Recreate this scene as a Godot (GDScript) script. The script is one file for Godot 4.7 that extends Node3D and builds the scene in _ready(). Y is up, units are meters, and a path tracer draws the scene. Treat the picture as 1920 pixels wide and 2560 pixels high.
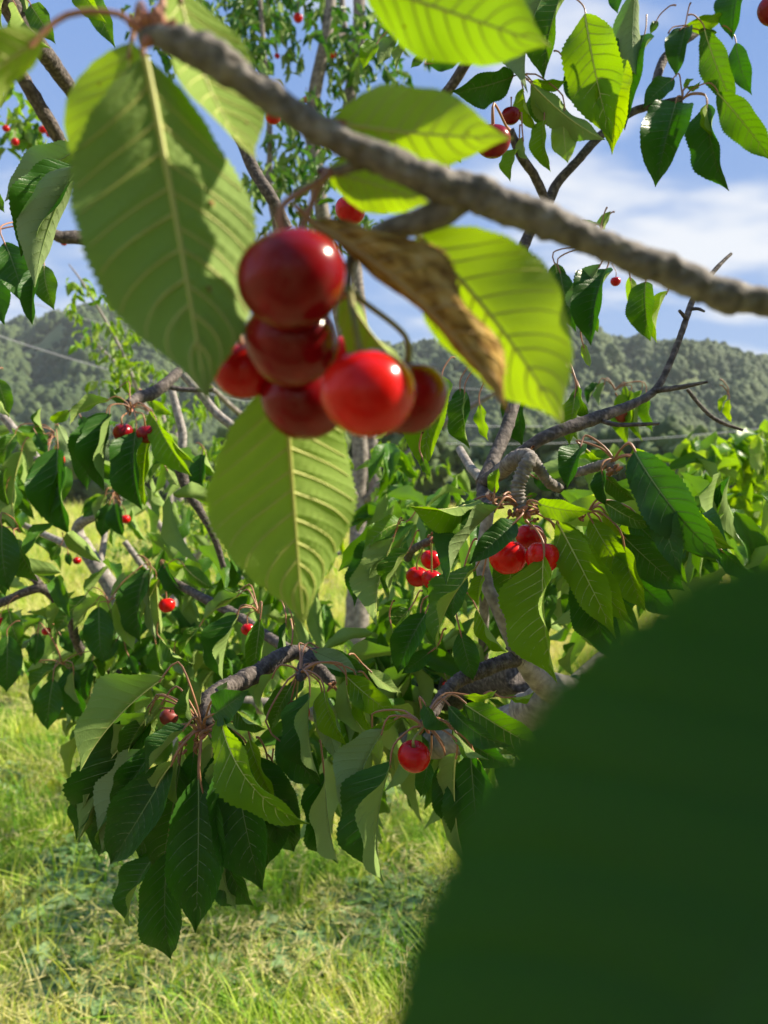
extends Node3D
# A cherry orchard seen past a branch held close to the lens.

const FPX := 1934.0          # focal length in pixels of the 1920 x 2560 photograph
var cam: Camera3D
var eye: Transform3D
var rng := RandomNumberGenerator.new()
var nz := FastNoiseLite.new()
var used := {}
var M := {}
var TOP := []                # leaf materials: upper side, by tone
var UND := []                # leaf materials: under side, by tone
var sun_dir := Vector3.UP
var LO := []                 # small shared leaves for distant crowns


# ------------------------------------------------------------------ mesh helpers
class Acc:
	var v := PackedVector3Array()
	var n := PackedVector3Array()
	var uv := PackedVector2Array()
	var ix := PackedInt32Array()

	func grid(p: PackedVector3Array, cols: int, wrap := false, flip := false, uvs := PackedVector2Array()) -> void:
		var rows := p.size() / cols
		var o := v.size()
		for r in rows:
			var r0: int = maxi(r - 1, 0)
			var r1: int = mini(r + 1, rows - 1)
			for c in cols:
				var c0: int = (c + cols - 1) % cols if wrap else maxi(c - 1, 0)
				var c1: int = (c + 1) % cols if wrap else mini(c + 1, cols - 1)
				var du := p[r1 * cols + c] - p[r0 * cols + c]
				var ds := p[r * cols + c1] - p[r * cols + c0]
				var m := ds.cross(du)
				m = m.normalized() if m.length_squared() > 1e-24 else Vector3.UP
				n.append(-m if flip else m)
		v.append_array(p)
		if uvs.size() == p.size():
			uv.append_array(uvs)
		else:
			for i in p.size():
				uv.append(Vector2(float(i % cols) / maxf(cols - 1, 1), float(i / cols) / maxf(rows - 1, 1)))
		var last := cols if wrap else cols - 1
		for r in rows - 1:
			for c in last:
				var a := o + r * cols + c
				var b := o + r * cols + (c + 1) % cols
				var d := a + cols
				var e := b + cols
				if flip:
					ix.append_array([a, b, d, b, e, d])
				else:
					ix.append_array([a, d, b, b, d, e])

	func tube(pts: PackedVector3Array, radii: PackedFloat32Array, sides := 6) -> void:
		var p := PackedVector3Array()
		var x := Vector3.ZERO
		var k := pts.size()
		for i in k:
			var t := (pts[mini(i + 1, k - 1)] - pts[maxi(i - 1, 0)]).normalized()
			if x == Vector3.ZERO:
				x = t.cross(Vector3(0.31, 0.9, 0.2)).normalized()
			x = (x - t * x.dot(t)).normalized()
			var y := t.cross(x)
			for s in sides:
				var a := TAU * s / sides
				p.append(pts[i] + (x * cos(a) + y * sin(a)) * radii[i])
		grid(p, sides, true)

	func add_to(mesh: ArrayMesh, mat: Material) -> void:
		var a := []
		a.resize(Mesh.ARRAY_MAX)
		a[Mesh.ARRAY_VERTEX] = v
		a[Mesh.ARRAY_NORMAL] = n
		a[Mesh.ARRAY_TEX_UV] = uv
		a[Mesh.ARRAY_INDEX] = ix
		mesh.add_surface_from_arrays(Mesh.PRIMITIVE_TRIANGLES, a)
		mesh.surface_set_material(mesh.get_surface_count() - 1, mat)

	func mesh(mat: Material) -> ArrayMesh:
		var m := ArrayMesh.new()
		add_to(m, mat)
		return m


func lin(r: float, g: float, b: float) -> Color:
	return Color(r, g, b).linear_to_srgb()


func numbered(called: String) -> String:
	used[called] = used.get(called, -1) + 1
	return called if used[called] == 0 else "%s_%03d" % [called, used[called]]


func thing(called: String, label: String, category: String, at := Vector3.ZERO, group := "") -> Node3D:
	var o := Node3D.new()
	o.name = numbered(called)
	add_child(o)
	o.position = at
	o.set_meta("label", label)
	o.set_meta("category", category)
	if group:
		o.set_meta("group", group)
	return o


func world_of(o: Node) -> Transform3D:
	var t := Transform3D()
	while o is Node3D and o != self:
		t = o.transform * t
		o = o.get_parent()
	return t


func part(called: String, mesh: Mesh, parent: Node, at := Transform3D()) -> MeshInstance3D:
	# a part whose place is given in world coordinates
	var o := MeshInstance3D.new()
	o.name = called
	o.mesh = mesh
	parent.add_child(o, true)
	o.transform = (world_of(parent).affine_inverse() if parent != self else Transform3D()) * at
	return o


func P(x: float, y: float, d: float) -> Vector3:
	return eye * Vector3((x - 960.0) / FPX * d, (1280.0 - y) / FPX * d, -d)


# the sheets on which positions were read: left, top, magnification
var VIEW := {
	"V": [0, 0, 0.864], "Z1": [0, 0, 1.728], "Z2": [960, 0, 1.728], "Z3": [0, 640, 1.728], "Z4": [960, 640, 1.728], "Z5": [0, 1280, 1.728], "Z6": [960, 1280, 1.728],
	"A": [160, 1660, 2.765], "C": [660, 1600, 2.304], "D": [860, 1120, 2.765], "E": [1160, 1080, 2.183], "F": [0, 940, 2.765], "G": [0, 1340, 2.183], "H": [560, 0, 2.765],
}


func Q(view: String, x: float, y: float, d: float) -> Vector3:
	var a: Array = VIEW[view]
	return P(a[0] + x / a[2], a[1] + y / a[2], d)


func smooth_path(pts: Array, radii: Array, step: float) -> Array:
	var op := PackedVector3Array()
	var orr := PackedFloat32Array()
	for i in pts.size() - 1:
		var a: Vector3 = pts[maxi(i - 1, 0)]
		var b: Vector3 = pts[i]
		var c: Vector3 = pts[i + 1]
		var d: Vector3 = pts[mini(i + 2, pts.size() - 1)]
		var k := maxi(2, int(b.distance_to(c) / step))
		for j in k:
			var t := float(j) / k
			op.append(b.cubic_interpolate(c, a, d, t))
			orr.append(lerpf(radii[i], radii[i + 1], t))
	op.append(pts[-1])
	orr.append(radii[-1])
	return [op, orr]


func bark(called: String, parent: Node, pts: Array, radii: Array, mat: Material, sides := 14, rough := 0.12, rings := 0.0, step := 0.0, knots := []) -> MeshInstance3D:
	var big: float = radii.max()
	if step == 0.0:
		step = big * 0.45
	var sp := smooth_path(pts, radii, step)
	var line: PackedVector3Array = sp[0]
	var rr: PackedFloat32Array = sp[1]
	var p := PackedVector3Array()
	var x := Vector3.ZERO
	var k := line.size()
	var f := 0.45 / big
	for i in k:
		var t := (line[mini(i + 1, k - 1)] - line[maxi(i - 1, 0)]).normalized()
		if x == Vector3.ZERO:
			x = t.cross(Vector3(0.31, 0.9, 0.2)).normalized()
		x = (x - t * x.dot(t)).normalized()
		var y := t.cross(x)
		var ring := 1.0
		if rings > 0.0:
			ring += rings * (0.9 if i % 3 == 1 else -0.25) * (0.7 + 0.6 * nz.get_noise_3d(line[i].x * 900, line[i].y * 900, 3))
		for s in sides:
			var a := TAU * s / sides
			var dir := x * cos(a) + y * sin(a)
			var q := (line[i] + dir * rr[i]) * f
			var w := nz.get_noise_3dv(q * 38.0) * 0.55 + nz.get_noise_3dv(q * 110.0) * 0.4 + nz.get_noise_3dv(q * 320.0) * 0.35
			var r := rr[i] * (ring + rough * w)
			for kn in knots:
				var g: float = line[i].distance_to(kn[0]) / kn[1]
				if g < 2.0:
					r += kn[2] * exp(-g * g * 2.0) * maxf(0.0, dir.dot(kn[3]))
			p.append(line[i] + dir * r)
	# close both ends
	var caps := PackedVector3Array()
	for s in sides:
		caps.append(line[0])
	caps.append_array(p)
	for s in sides:
		caps.append(line[k - 1])
	var acc := Acc.new()
	acc.grid(caps, sides, true)
	return part(called, acc.mesh(mat), parent)


# ------------------------------------------------------------------ leaves
var PROF := [[0.0, 0.02], [0.03, 0.2], [0.08, 0.42], [0.16, 0.68], [0.27, 0.9], [0.4, 1.0], [0.54, 0.98], [0.66, 0.83], [0.76, 0.61], [0.84, 0.38], [0.9, 0.19], [0.95, 0.08], [1.0, 0.0]]


func profile(u: float) -> float:
	for i in PROF.size() - 1:
		if u <= PROF[i + 1][0]:
			return lerpf(PROF[i][1], PROF[i + 1][1], smoothstep(0.0, 1.0, (u - PROF[i][0]) / (PROF[i + 1][0] - PROF[i][0])) * 0.3 + 0.7 * (u - PROF[i][0]) / (PROF[i + 1][0] - PROF[i][0]))
	return 0.0


class Blade:
	# the shape of one leaf of length about 1 along +y, upper side towards +z
	var half := 0.25
	var bend := 0.4
	var fold := 0.2
	var curl := 0.0
	var twist := 0.0
	var wave := 0.02
	var phase := 0.0
	var tooth := 0.0065
	var quilt := 0.006
	var side := 0.0          # sideways curve of the midrib
	var center := PackedVector3Array()
	var frames := []
	var cuts := 0
	var host

	func prepare(k: int) -> void:
		cuts = k
		var p := Vector3.ZERO
		for i in k + 1:
			var u := float(i) / k
			var th := -bend * (pow(u, 1.3) - 0.25)
			var sd := side * (u - 0.35)
			var t := Vector3(sin(sd), cos(sd) * cos(th), cos(sd) * sin(th)).normalized()
			var b := Vector3(1, 0, 0)
			b = (b - t * b.dot(t)).normalized()
			b = b.rotated(t, twist * (u - 0.2))
			center.append(p)
			frames.append([b, b.cross(t)])
			p += t / k

	func at(u: float, s: float, rib := 0.0) -> Vector3:
		var f := clampf(u, 0, 1) * cuts
		var i := mini(int(f), cuts - 1)
		var c := center[i].lerp(center[i + 1], f - i)
		var b: Vector3 = frames[i][0].lerp(frames[i + 1][0], f - i)
		var up: Vector3 = frames[i][1].lerp(frames[i + 1][1], f - i)
		var a := absf(s)
		var w: float = half * host.profile(u) * a
		var ang := fold * (0.55 + 0.45 * sin(PI * clampf(u, 0, 1))) + curl * a * 0.5
		var z: float = w * sin(ang) + wave * sin(TAU * 2.3 * u + phase + (1.7 if s > 0 else 0.0)) * a * a * host.profile(u)
		var v := fposmod((u - 0.2 * a * half / 0.25) * 10.0, 1.0)
		z -= quilt * (pow(absf(v - 0.5) * 2.0, 3.0)) * minf(1.0, a * 4.0) * (1.0 - a)
		return c + b * (signf(s) * w * cos(ang)) + up * (z + rib)


func blade_mesh(bl: Blade, rows: int, cols: int, tone: int) -> ArrayMesh:
	bl.host = self
	bl.prepare(rows)
	var top := PackedVector3Array()
	var uvs := PackedVector2Array()
	var wide := cols * 2 + 1
	for r in rows + 1:
		var u := float(r) / rows
		for c in wide:
			var s := float(c - cols) / cols
			var e := s
			if c == 0 or c == wide - 1:
				e = s * (1.0 + bl.tooth / bl.half * (1.0 if r % 2 == 0 else -1.0))
			top.append(bl.at(u, e))
			uvs.append(Vector2((s + 1.0) * 0.5, 1.0 - u))
	var acc := Acc.new()
	acc.grid(top, wide, false, false, uvs)
	var low := PackedVector3Array()
	for i in top.size():
		var s := absf(float(i % wide - cols) / cols)
		low.append(top[i] - acc.n[i] * (0.004 * (1.0 - s * s * s * s)))
	var m := ArrayMesh.new()
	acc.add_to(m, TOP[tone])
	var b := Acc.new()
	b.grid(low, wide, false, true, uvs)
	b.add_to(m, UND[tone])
	return m


func vein_mesh(bl: Blade, tone: int, size := 1.0) -> ArrayMesh:
	var acc := Acc.new()
	var pts := PackedVector3Array()
	var rr := PackedFloat32Array()
	for i in 15:
		var u := i / 14.0
		pts.append(bl.at(u * 0.97, 0.0, -0.004 if size > 1.0 else -0.0025))
		rr.append(size * lerpf(0.0105, 0.0028, u))
	acc.tube(pts, rr, 6)
	for sd in [-1.0, 1.0]:
		for k in 9:
			var u0: float = 0.07 + 0.092 * k + (0.02 if sd > 0 else 0.0) + rng.randf_range(-0.014, 0.014)
			pts = PackedVector3Array()
			rr = PackedFloat32Array()
			for j in 7:
				var t := j / 6.0
				var a := t * 0.93
				pts.append(bl.at(u0 + (0.2 * a * bl.half / 0.25 * 0.6 + 0.05 * a * a), sd * maxf(a, 0.01), -0.0034 if size > 1.0 else -0.0018))
				rr.append(size * lerpf(0.0046, 0.0018, t))
			acc.tube(pts, rr, 4)
	return acc.mesh(M.brown_vein if tone == 5 else M.dark_vein if tone in [0, 4] else M.vein)


func oriented(bl: Blade, base: Vector3, tip: Vector3, roll: float, wide := 1.0) -> Transform3D:
	var ct := bl.center[bl.cuts]
	var d := tip - base
	var s := d.length() / ct.length()
	var yw := d.normalized()
	var to_eye := (eye.origin - (base + tip) * 0.5)
	var zw := (to_eye - yw * to_eye.dot(yw)).normalized()
	var side := yw.cross(zw)
	if side.dot(eye.basis.x + 0.6 * eye.basis.y) < 0.0:
		side = -side
	zw = zw * cos(deg_to_rad(roll)) + side * sin(deg_to_rad(roll))     # positive: the upper side turns to the right
	var world := Basis(yw.cross(zw), yw, zw)
	var yc := ct.normalized()
	var zc := (Vector3(0, 0, 1) - yc * yc.z).normalized()
	var own := Basis(yc.cross(zc), yc, zc)
	var b := world * own.transposed() * Basis.from_scale(Vector3(wide, 1, 1))
	return Transform3D(b * s, base)


# fold, bend, curl, twist, wave by kind of leaf
var KIND := [
	[0.18, 0.5, 0.35, 0.05, 0.045],     # 0 nearly flat
	[0.8, 0.7, 0.1, 0.1, 0.05],       # 1 folded
	[1.15, 0.7, 0.1, 0.1, 0.05],       # 2 folded shut
	[0.35, 1.3, 0.2, 0.1, 0.045],       # 3 drooping
	[0.3, 0.5, 0.2, 0.2, 0.07],       # 4 wavy
	[0.2, 0.6, 1.25, 0.1, 0.04],      # 5 rolled edges
	[0.45, 0.6, 0.2, 0.9, 0.03],      # 6 twisted
	[0.45, 0.6, 0.2, -0.9, 0.03],     # 7 twisted back
	[-0.25, 0.7, -0.3, 0.0, 0.03],    # 8 domed
]


func make_leaf(parent: Node, base: Vector3, tip: Vector3, roll: float, kind: int, tone: int, wide := 1.0, from = null, hero := false, more := {}) -> MeshInstance3D:
	var k: Array = KIND[kind]
	var bl := Blade.new()
	var j := func(a): return a + absf(a) * rng.randf_range(-0.2, 0.2)
	bl.fold = j.call(k[0])
	bl.bend = j.call(k[1])
	bl.curl = j.call(k[2])
	bl.twist = j.call(k[3]) + rng.randf_range(-0.1, 0.1)
	bl.wave = k[4]
	bl.phase = rng.randf() * TAU
	bl.side = rng.randf_range(-0.25, 0.25)
	bl.half = 0.215 * wide
	for key in more:
		bl.set(key, more[key])
	var mesh := blade_mesh(bl, 90 if hero else 60, 10 if hero else 5, tone)
	var t := oriented(bl, base, tip, roll)
	var o := part("leaf", mesh, parent, t)
	part("vein_network", vein_mesh(bl, tone, (1.15 if tone else 0.35) if hero else 0.78), o, t)
	if from != null:
		petiole(o, from, t)
	for i in (rng.randi_range(1, 4) if hero else 0):
		var sp := Acc.new()
		var u := rng.randf_range(0.15, 0.8)
		var sc := rng.randf_range(-0.8, 0.8)
		var ring := PackedVector3Array()
		for q in 3:
			for a in 9:
				var w := TAU * a / 9.0
				var rr: float = [0.012, 0.008, 0.0][q] * (0.8 + 0.4 * sin(a * 2.3 + i))
				ring.append(bl.at(u + cos(w) * rr, sc + sin(w) * rr / bl.half, [-0.007, -0.0085, -0.0088][q]))
		sp.grid(ring, 9, true)
		part("leaf_spot", sp.mesh(M.spot), o, t)
	return o


func petiole(leaf: Node, from: Vector3, t: Transform3D) -> void:
	var base := t.origin
	var along := t.basis.y.normalized()
	var far := from.distance_to(base)
	if far < 0.002:
		return
	if far > 0.055:
		from = base + ((from - base).normalized() * 0.6 - along * 0.6 + Vector3.UP * 0.3).normalized() * 0.022
		far = 0.022
	var pts := [from, from.lerp(base, 0.35) + Vector3.UP * far * 0.16 - along * far * 0.1, base - along * minf(far * 0.3, 0.012) + Vector3.UP * far * 0.04, base + along * 0.004]
	var r := 0.0007
	var sp := smooth_path(pts, [r * 1.4, r, r, r * 0.9], far / 8.0)
	var acc := Acc.new()
	acc.tube(sp[0], sp[1], 7)
	part("petiole", acc.mesh(M.petiole), leaf)


# rows: base x, base y, tip x, tip y, depth of base, depth of tip minus that, roll, kind, tone, width
func leaves(parent: Node, view: String, rows: Array, spur = null) -> void:
	for r in rows:
		if r[6] > 0:
			r[6] = -(r[6] * 1.2 + 12.0) if r[7] in [1, 2, 6, 7] and r[6] < 60 else -r[6]
		make_leaf(parent, Q(view, r[0], r[1], r[4]), Q(view, r[2], r[3], r[4] + r[5]), r[6], r[7], r[8], minf(r[9], 1.35) * (1.25 if r[7] in [1, 2] else 0.92), spur)


class Crown:
	# leaves of a distant crown: the largest in the picture become parts, the rest one mass
	var t := []
	func add(x: Transform3D) -> void:
		t.append(x)


func spray(crown: Crown, at: Vector3, n: int, size: float, spread: float) -> void:
	var seen := eye.affine_inverse() * at
	var sx := 960.0 - seen.x / seen.z * FPX
	var sy := 1280.0 + seen.y / seen.z * FPX
	if seen.z < 0.0 and sx > 855 and sx < 950 and sy > 1090 and sy < 1600:
		return          # the trunk of the tree behind stays in view
	for i in n:
		var dir := Vector3(rng.randf_range(-1, 1), rng.randf_range(-2.2, 0.0), rng.randf_range(-1, 1)).normalized()
		var z := Vector3(rng.randf_range(-1, 1), rng.randf_range(0.0, 1.3), rng.randf_range(-1, 1))
		z = (z - dir * z.dot(dir)).normalized()
		var s := size * rng.randf_range(0.7, 1.15)
		var from := at + Vector3(rng.randf_range(-1, 1), rng.randf_range(-1, 0.6), rng.randf_range(-1, 1)) * spread
		crown.add(Transform3D(Basis(dir.cross(z), dir, z) * s, from))


func settle(crown: Crown, parent: Node3D, most := 300, tones := [0, 1, 2]) -> void:
	var inv := eye.affine_inverse()
	var rank := []
	for x in crown.t:
		var q: Vector3 = inv * x.origin
		var d := -q.z
		var inside: bool = d > 0.05 and absf(q.x / d) < 0.54 and absf(q.y / d) < 0.71
		rank.append([(x.basis.y.length() / d) * (1.0 if inside else 0.01), x])
	rank.sort_custom(func(a, b): return a[0] > b[0])
	var rest := []
	for i in rank.size():
		if i < most:
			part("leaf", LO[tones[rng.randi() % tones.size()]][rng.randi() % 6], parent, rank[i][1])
		else:
			rest.append(rank[i][1])
	if rest.size():
		var mm := MultiMesh.new()
		mm.transform_format = MultiMesh.TRANSFORM_3D
		mm.mesh = LO[tones[0]][1]
		mm.instance_count = rest.size()
		var iv := world_of(parent).affine_inverse()
		for i in rest.size():
			mm.set_instance_transform(i, iv * rest[i])
		var o := MultiMeshInstance3D.new()
		o.name = "foliage"
		o.multimesh = mm
		o.set_meta("kind", "stuff")
		parent.add_child(o, true)


# ------------------------------------------------------------------ cherries
func fruit_mesh(r: float, mat: Material, seed_: float) -> ArrayMesh:
	var p := PackedVector3Array()
	var uvs := PackedVector2Array()
	var cols := 32
	for i in 25:
		var t := -PI / 2 + PI * i / 24.0
		var rad := cos(t) * (1.0 + 0.07 * sin(t))
		var y := sin(t) * 0.93
		if t > 0:
			y -= 0.3 * exp(-pow(rad / 0.3, 2.0))
		else:
			y += 0.05 * exp(-pow(rad / 0.16, 2.0))
		for c in cols:
			var a := TAU * c / cols
			var k := 1.0 - 0.04 * cos(2.0 * a + seed_) - 0.035 * pow(maxf(0.0, cos(a + seed_)), 10.0) + 0.02 * sin(a + 2.0 * seed_) * sin(t * 2.0)
			p.append(Vector3(sin(a) * rad * k, y, cos(a) * rad * k) * r)
			uvs.append(Vector2(float(c) / cols, i / 24.0))
	var acc := Acc.new()
	acc.grid(p, cols, true, false, uvs)
	return acc.mesh(mat)


func cherry(view: String, x: float, y: float, r: float, d: float, mat: Material, label: String, group: String, from = null, tilt := 0.0, stem_mat: Material = null) -> void:
	var c := Q(view, x, y, d)
	var a: Array = VIEW[view]
	var rad: float = r / a[2] / FPX * d
	var o := thing("cherry", label, "cherry", c, group)
	var axis := Vector3.UP.rotated(eye.basis.z, tilt).rotated(Vector3.RIGHT, rng.randf_range(-0.15, 0.25))
	var yb := axis
	var zb := Vector3(0, 0, 1)
	zb = (zb - yb * zb.dot(yb)).normalized()
	var t := Transform3D(Basis(yb.cross(zb), yb, zb), c)
	part("fruit", fruit_mesh(rad, mat, rng.randf() * TAU), o, t)
	var root := c + axis * rad * 0.6
	var end: Vector3 = from if from != null else c + axis * rad * 3.4 + Vector3(0.004, 0, 0)
	var far := root.distance_to(end)
	var sp := smooth_path([root, root + axis * far * 0.35, end.lerp(root, 0.2) + Vector3.UP * far * 0.06, end], [rad * 0.12, rad * 0.07, rad * 0.075, rad * 0.12], far / 12.0)
	var acc := Acc.new()
	acc.tube(sp[0], sp[1], 8)
	part("stem", acc.mesh(stem_mat if stem_mat else M.petiole), o)


# ------------------------------------------------------------------ materials
func noise_tex(freq: float, stops: Array, colors: Array, size := 512, kind := FastNoiseLite.TYPE_SIMPLEX_SMOOTH, octaves := 4, sd := 1) -> NoiseTexture2D:
	var t := NoiseTexture2D.new()
	t.width = size
	t.height = size
	t.seamless = true
	var f := FastNoiseLite.new()
	f.noise_type = kind
	f.frequency = freq
	f.fractal_octaves = octaves
	f.seed = sd
	t.noise = f
	if colors.size():
		var g := Gradient.new()
		g.offsets = PackedFloat32Array(stops)
		g.colors = PackedColorArray(colors)
		t.color_ramp = g
	return t


func std(color: Color, rough: float) -> StandardMaterial3D:
	var m := StandardMaterial3D.new()
	m.albedo_color = color
	m.roughness = rough
	return m


func bark_mat(dark: Color, mid: Color, pale: Color, tile: float, relief: float, sd: int) -> StandardMaterial3D:
	var m := std(Color.WHITE, 0.85)
	m.albedo_texture = noise_tex(0.012, [0.0, 0.3, 0.5, 0.7, 1.0], [dark, dark.lerp(mid, 0.6), mid, mid.lerp(pale, 0.7), pale], 512, FastNoiseLite.TYPE_SIMPLEX_SMOOTH, 6, sd)
	m.heightmap_enabled = true
	m.heightmap_texture = noise_tex(0.02, [], [], 512, FastNoiseLite.TYPE_SIMPLEX_SMOOTH, 6, sd + 5)
	m.heightmap_scale = relief
	m.uv1_triplanar = true
	m.uv1_world_triplanar = true
	m.uv1_scale = Vector3.ONE / tile
	return m


func leaf_relief() -> ImageTexture:
	# fine venation: side veins sunk, the net between them slightly quilted
	var w := 256
	var h := 512
	var im := Image.create_empty(w, h, false, Image.FORMAT_L8)
	var f := FastNoiseLite.new()
	f.noise_type = FastNoiseLite.TYPE_CELLULAR
	f.cellular_return_type = FastNoiseLite.RETURN_DISTANCE2_SUB
	f.frequency = 0.075
	for y in h:
		for x in w:
			var s := absf(x / 127.5 - 1.0)
			var u := 1.0 - float(y) / h
			var v := fposmod((u - 0.13 * s - 0.035 * s * s - 0.07) / 0.092, 1.0)
			var a := absf(v - 0.5) * 2.0
			var z := 0.62 - 0.3 * pow(a, 6.0) + 0.12 * (1.0 - a * a) + 0.28 * f.get_noise_2d(x, y)
			z -= 0.3 * exp(-s * s * 900.0)
			im.set_pixel(x, y, Color(z, z, z))
	return ImageTexture.create_from_image(im)


func materials() -> void:
	var relief := leaf_relief()
	# tone: upper colour, under colour, light let through
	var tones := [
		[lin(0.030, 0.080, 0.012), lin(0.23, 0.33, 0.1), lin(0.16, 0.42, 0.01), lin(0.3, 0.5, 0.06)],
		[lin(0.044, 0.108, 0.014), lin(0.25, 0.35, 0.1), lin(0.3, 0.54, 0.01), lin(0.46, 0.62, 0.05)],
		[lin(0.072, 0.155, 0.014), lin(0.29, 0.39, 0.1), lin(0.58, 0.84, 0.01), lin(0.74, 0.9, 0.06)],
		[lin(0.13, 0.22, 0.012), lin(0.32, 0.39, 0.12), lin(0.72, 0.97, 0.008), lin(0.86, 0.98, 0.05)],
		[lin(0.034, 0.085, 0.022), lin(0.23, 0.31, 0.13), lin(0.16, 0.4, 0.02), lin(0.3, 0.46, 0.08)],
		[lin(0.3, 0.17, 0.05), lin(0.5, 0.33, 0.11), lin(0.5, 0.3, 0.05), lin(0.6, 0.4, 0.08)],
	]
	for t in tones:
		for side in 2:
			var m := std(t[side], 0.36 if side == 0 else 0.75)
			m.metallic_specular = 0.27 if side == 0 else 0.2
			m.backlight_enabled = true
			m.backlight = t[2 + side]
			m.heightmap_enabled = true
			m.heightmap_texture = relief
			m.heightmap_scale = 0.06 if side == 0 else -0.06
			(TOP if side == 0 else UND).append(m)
	M.vein = std(lin(0.5, 0.52, 0.13), 0.5)
	M.dark_vein = std(lin(0.17, 0.26, 0.06), 0.5)
	M.brown_vein = std(lin(0.42, 0.27, 0.1), 0.8)
	for m in [TOP[5], UND[5]]:
		m.albedo_color = Color.WHITE
		m.albedo_texture = noise_tex(0.012, [0.2, 0.42, 0.6, 0.85], [lin(0.2, 0.1, 0.03), lin(0.42, 0.25, 0.06), lin(0.6, 0.4, 0.11), lin(0.66, 0.5, 0.22)], 512, FastNoiseLite.TYPE_SIMPLEX_SMOOTH, 6, 77)
		m.roughness = 0.85
		m.heightmap_scale *= 3.0
	M.spot = std(lin(0.32, 0.15, 0.03), 0.8)
	M.petiole = std(lin(0.33, 0.15, 0.07), 0.45)
	M.green_stem = std(lin(0.26, 0.24, 0.06), 0.45)
	M.bud = std(lin(0.4, 0.15, 0.08), 0.6)
	M.dry = std(lin(0.26, 0.12, 0.045), 0.8)
	M.twig_bark = bark_mat(lin(0.05, 0.043, 0.037), lin(0.17, 0.15, 0.13), lin(0.32, 0.29, 0.26), 0.04, 0.05, 3)
	M.grey_bark = bark_mat(lin(0.1, 0.085, 0.075), lin(0.24, 0.215, 0.19), lin(0.4, 0.37, 0.33), 0.06, 0.05, 9)
	M.dark_bark = bark_mat(lin(0.02, 0.017, 0.014), lin(0.07, 0.055, 0.045), lin(0.2, 0.17, 0.15), 0.04, 0.08, 14)
	M.old_bark = bark_mat(lin(0.07, 0.06, 0.05), lin(0.18, 0.155, 0.13), lin(0.32, 0.29, 0.25), 0.3, 0.3, 21)
	for c in [["cherry_dark", lin(0.16, 0.003, 0.006), lin(0.3, 0.006, 0.01)], ["cherry_red", lin(0.42, 0.004, 0.006), lin(0.6, 0.008, 0.008)], ["cherry_bright", lin(0.6, 0.006, 0.006), lin(0.82, 0.02, 0.01)]]:
		var m := std(Color.WHITE, 0.24)
		m.albedo_texture = noise_tex(0.006, [0.25, 0.75], [c[1], c[2]], 256, FastNoiseLite.TYPE_SIMPLEX_SMOOTH, 4, 7)
		m.uv1_triplanar = true
		m.uv1_scale = Vector3.ONE * 30.0
		m.clearcoat_enabled = true
		m.clearcoat = 0.2
		m.metallic_specular = 0.3
		m.clearcoat_roughness = 0.14
		m.subsurf_scatter_enabled = true
		m.subsurf_scatter_strength = 0.05
		M[c[0]] = m
	M.withered = std(lin(0.22, 0.03, 0.015), 0.5)
	M.cable = std(lin(0.5, 0.5, 0.5), 0.5)
	# shared leaves for crowns further off
	for tone in 5:
		var set_ := []
		for i in 6:
			var k: Array = KIND[[0, 1, 3, 4, 6, 7][i]]
			var bl := Blade.new()
			bl.fold = k[0]
			bl.bend = k[1]
			bl.curl = k[2]
			bl.twist = k[3]
			bl.wave = k[4]
			bl.phase = i
			bl.quilt = 0.0
			bl.tooth = 0.0
			bl.half = 0.205
			set_.append(blade_mesh(bl, 9, 2, tone))
		LO.append(set_)


# ------------------------------------------------------------------ sky
func make_sky(sun: Vector3) -> ImageTexture:
	var w := 2048
	var h := 1024
	var im := Image.create_empty(w, h, false, Image.FORMAT_RGBF)
	var f := FastNoiseLite.new()
	f.noise_type = FastNoiseLite.TYPE_SIMPLEX_SMOOTH
	f.frequency = 0.9
	f.fractal_octaves = 5
	f.seed = 12
	var g := FastNoiseLite.new()
	g.frequency = 0.35
	g.seed = 5
	for y in h:
		var el := (0.5 - (y + 0.5) / h) * PI
		if el < -0.03:
			im.fill_rect(Rect2i(0, y, w, h - y), Color(0.3, 0.31, 0.26))
			break
		var up := sin(maxf(el, 0.0))
		var flat := cos(el)
		var base := Color(0.50, 0.66, 0.90).lerp(Color(0.13, 0.29, 0.70), pow(clampf(up * 1.35, 0, 1), 0.62))
		for x in w:
			var ph := ((x + 0.5) / w - 0.5) * TAU
			var d := Vector3(sin(ph) * flat, up, -cos(ph) * flat)
			var c := base
			var near := maxf(0.0, d.dot(sun))
			var glow := 0.2 * pow(near, 3.0) + 0.35 * pow(near, 14.0)
			c = c.lerp(Color(0.92, 0.94, 1.0), clampf(glow, 0, 0.85))
			var k := 1.6 / (up + 0.22)
			var q := Vector2(d.x * k, d.z * k * 1.0)
			var cover := f.get_noise_2d(q.x * 1.0, q.y * 1.9) * 0.75 + g.get_noise_2d(q.x, q.y * 1.4) * 0.7
			cover += 1.1 * exp(-up * 4.6) - 0.2
			var a := smoothstep(0.0, 0.62, cover)
			c = c.lerp(Color(0.93, 0.95, 0.98), a * 0.88)
			im.set_pixel(x, y, c)
	return ImageTexture.create_from_image(im)


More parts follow.
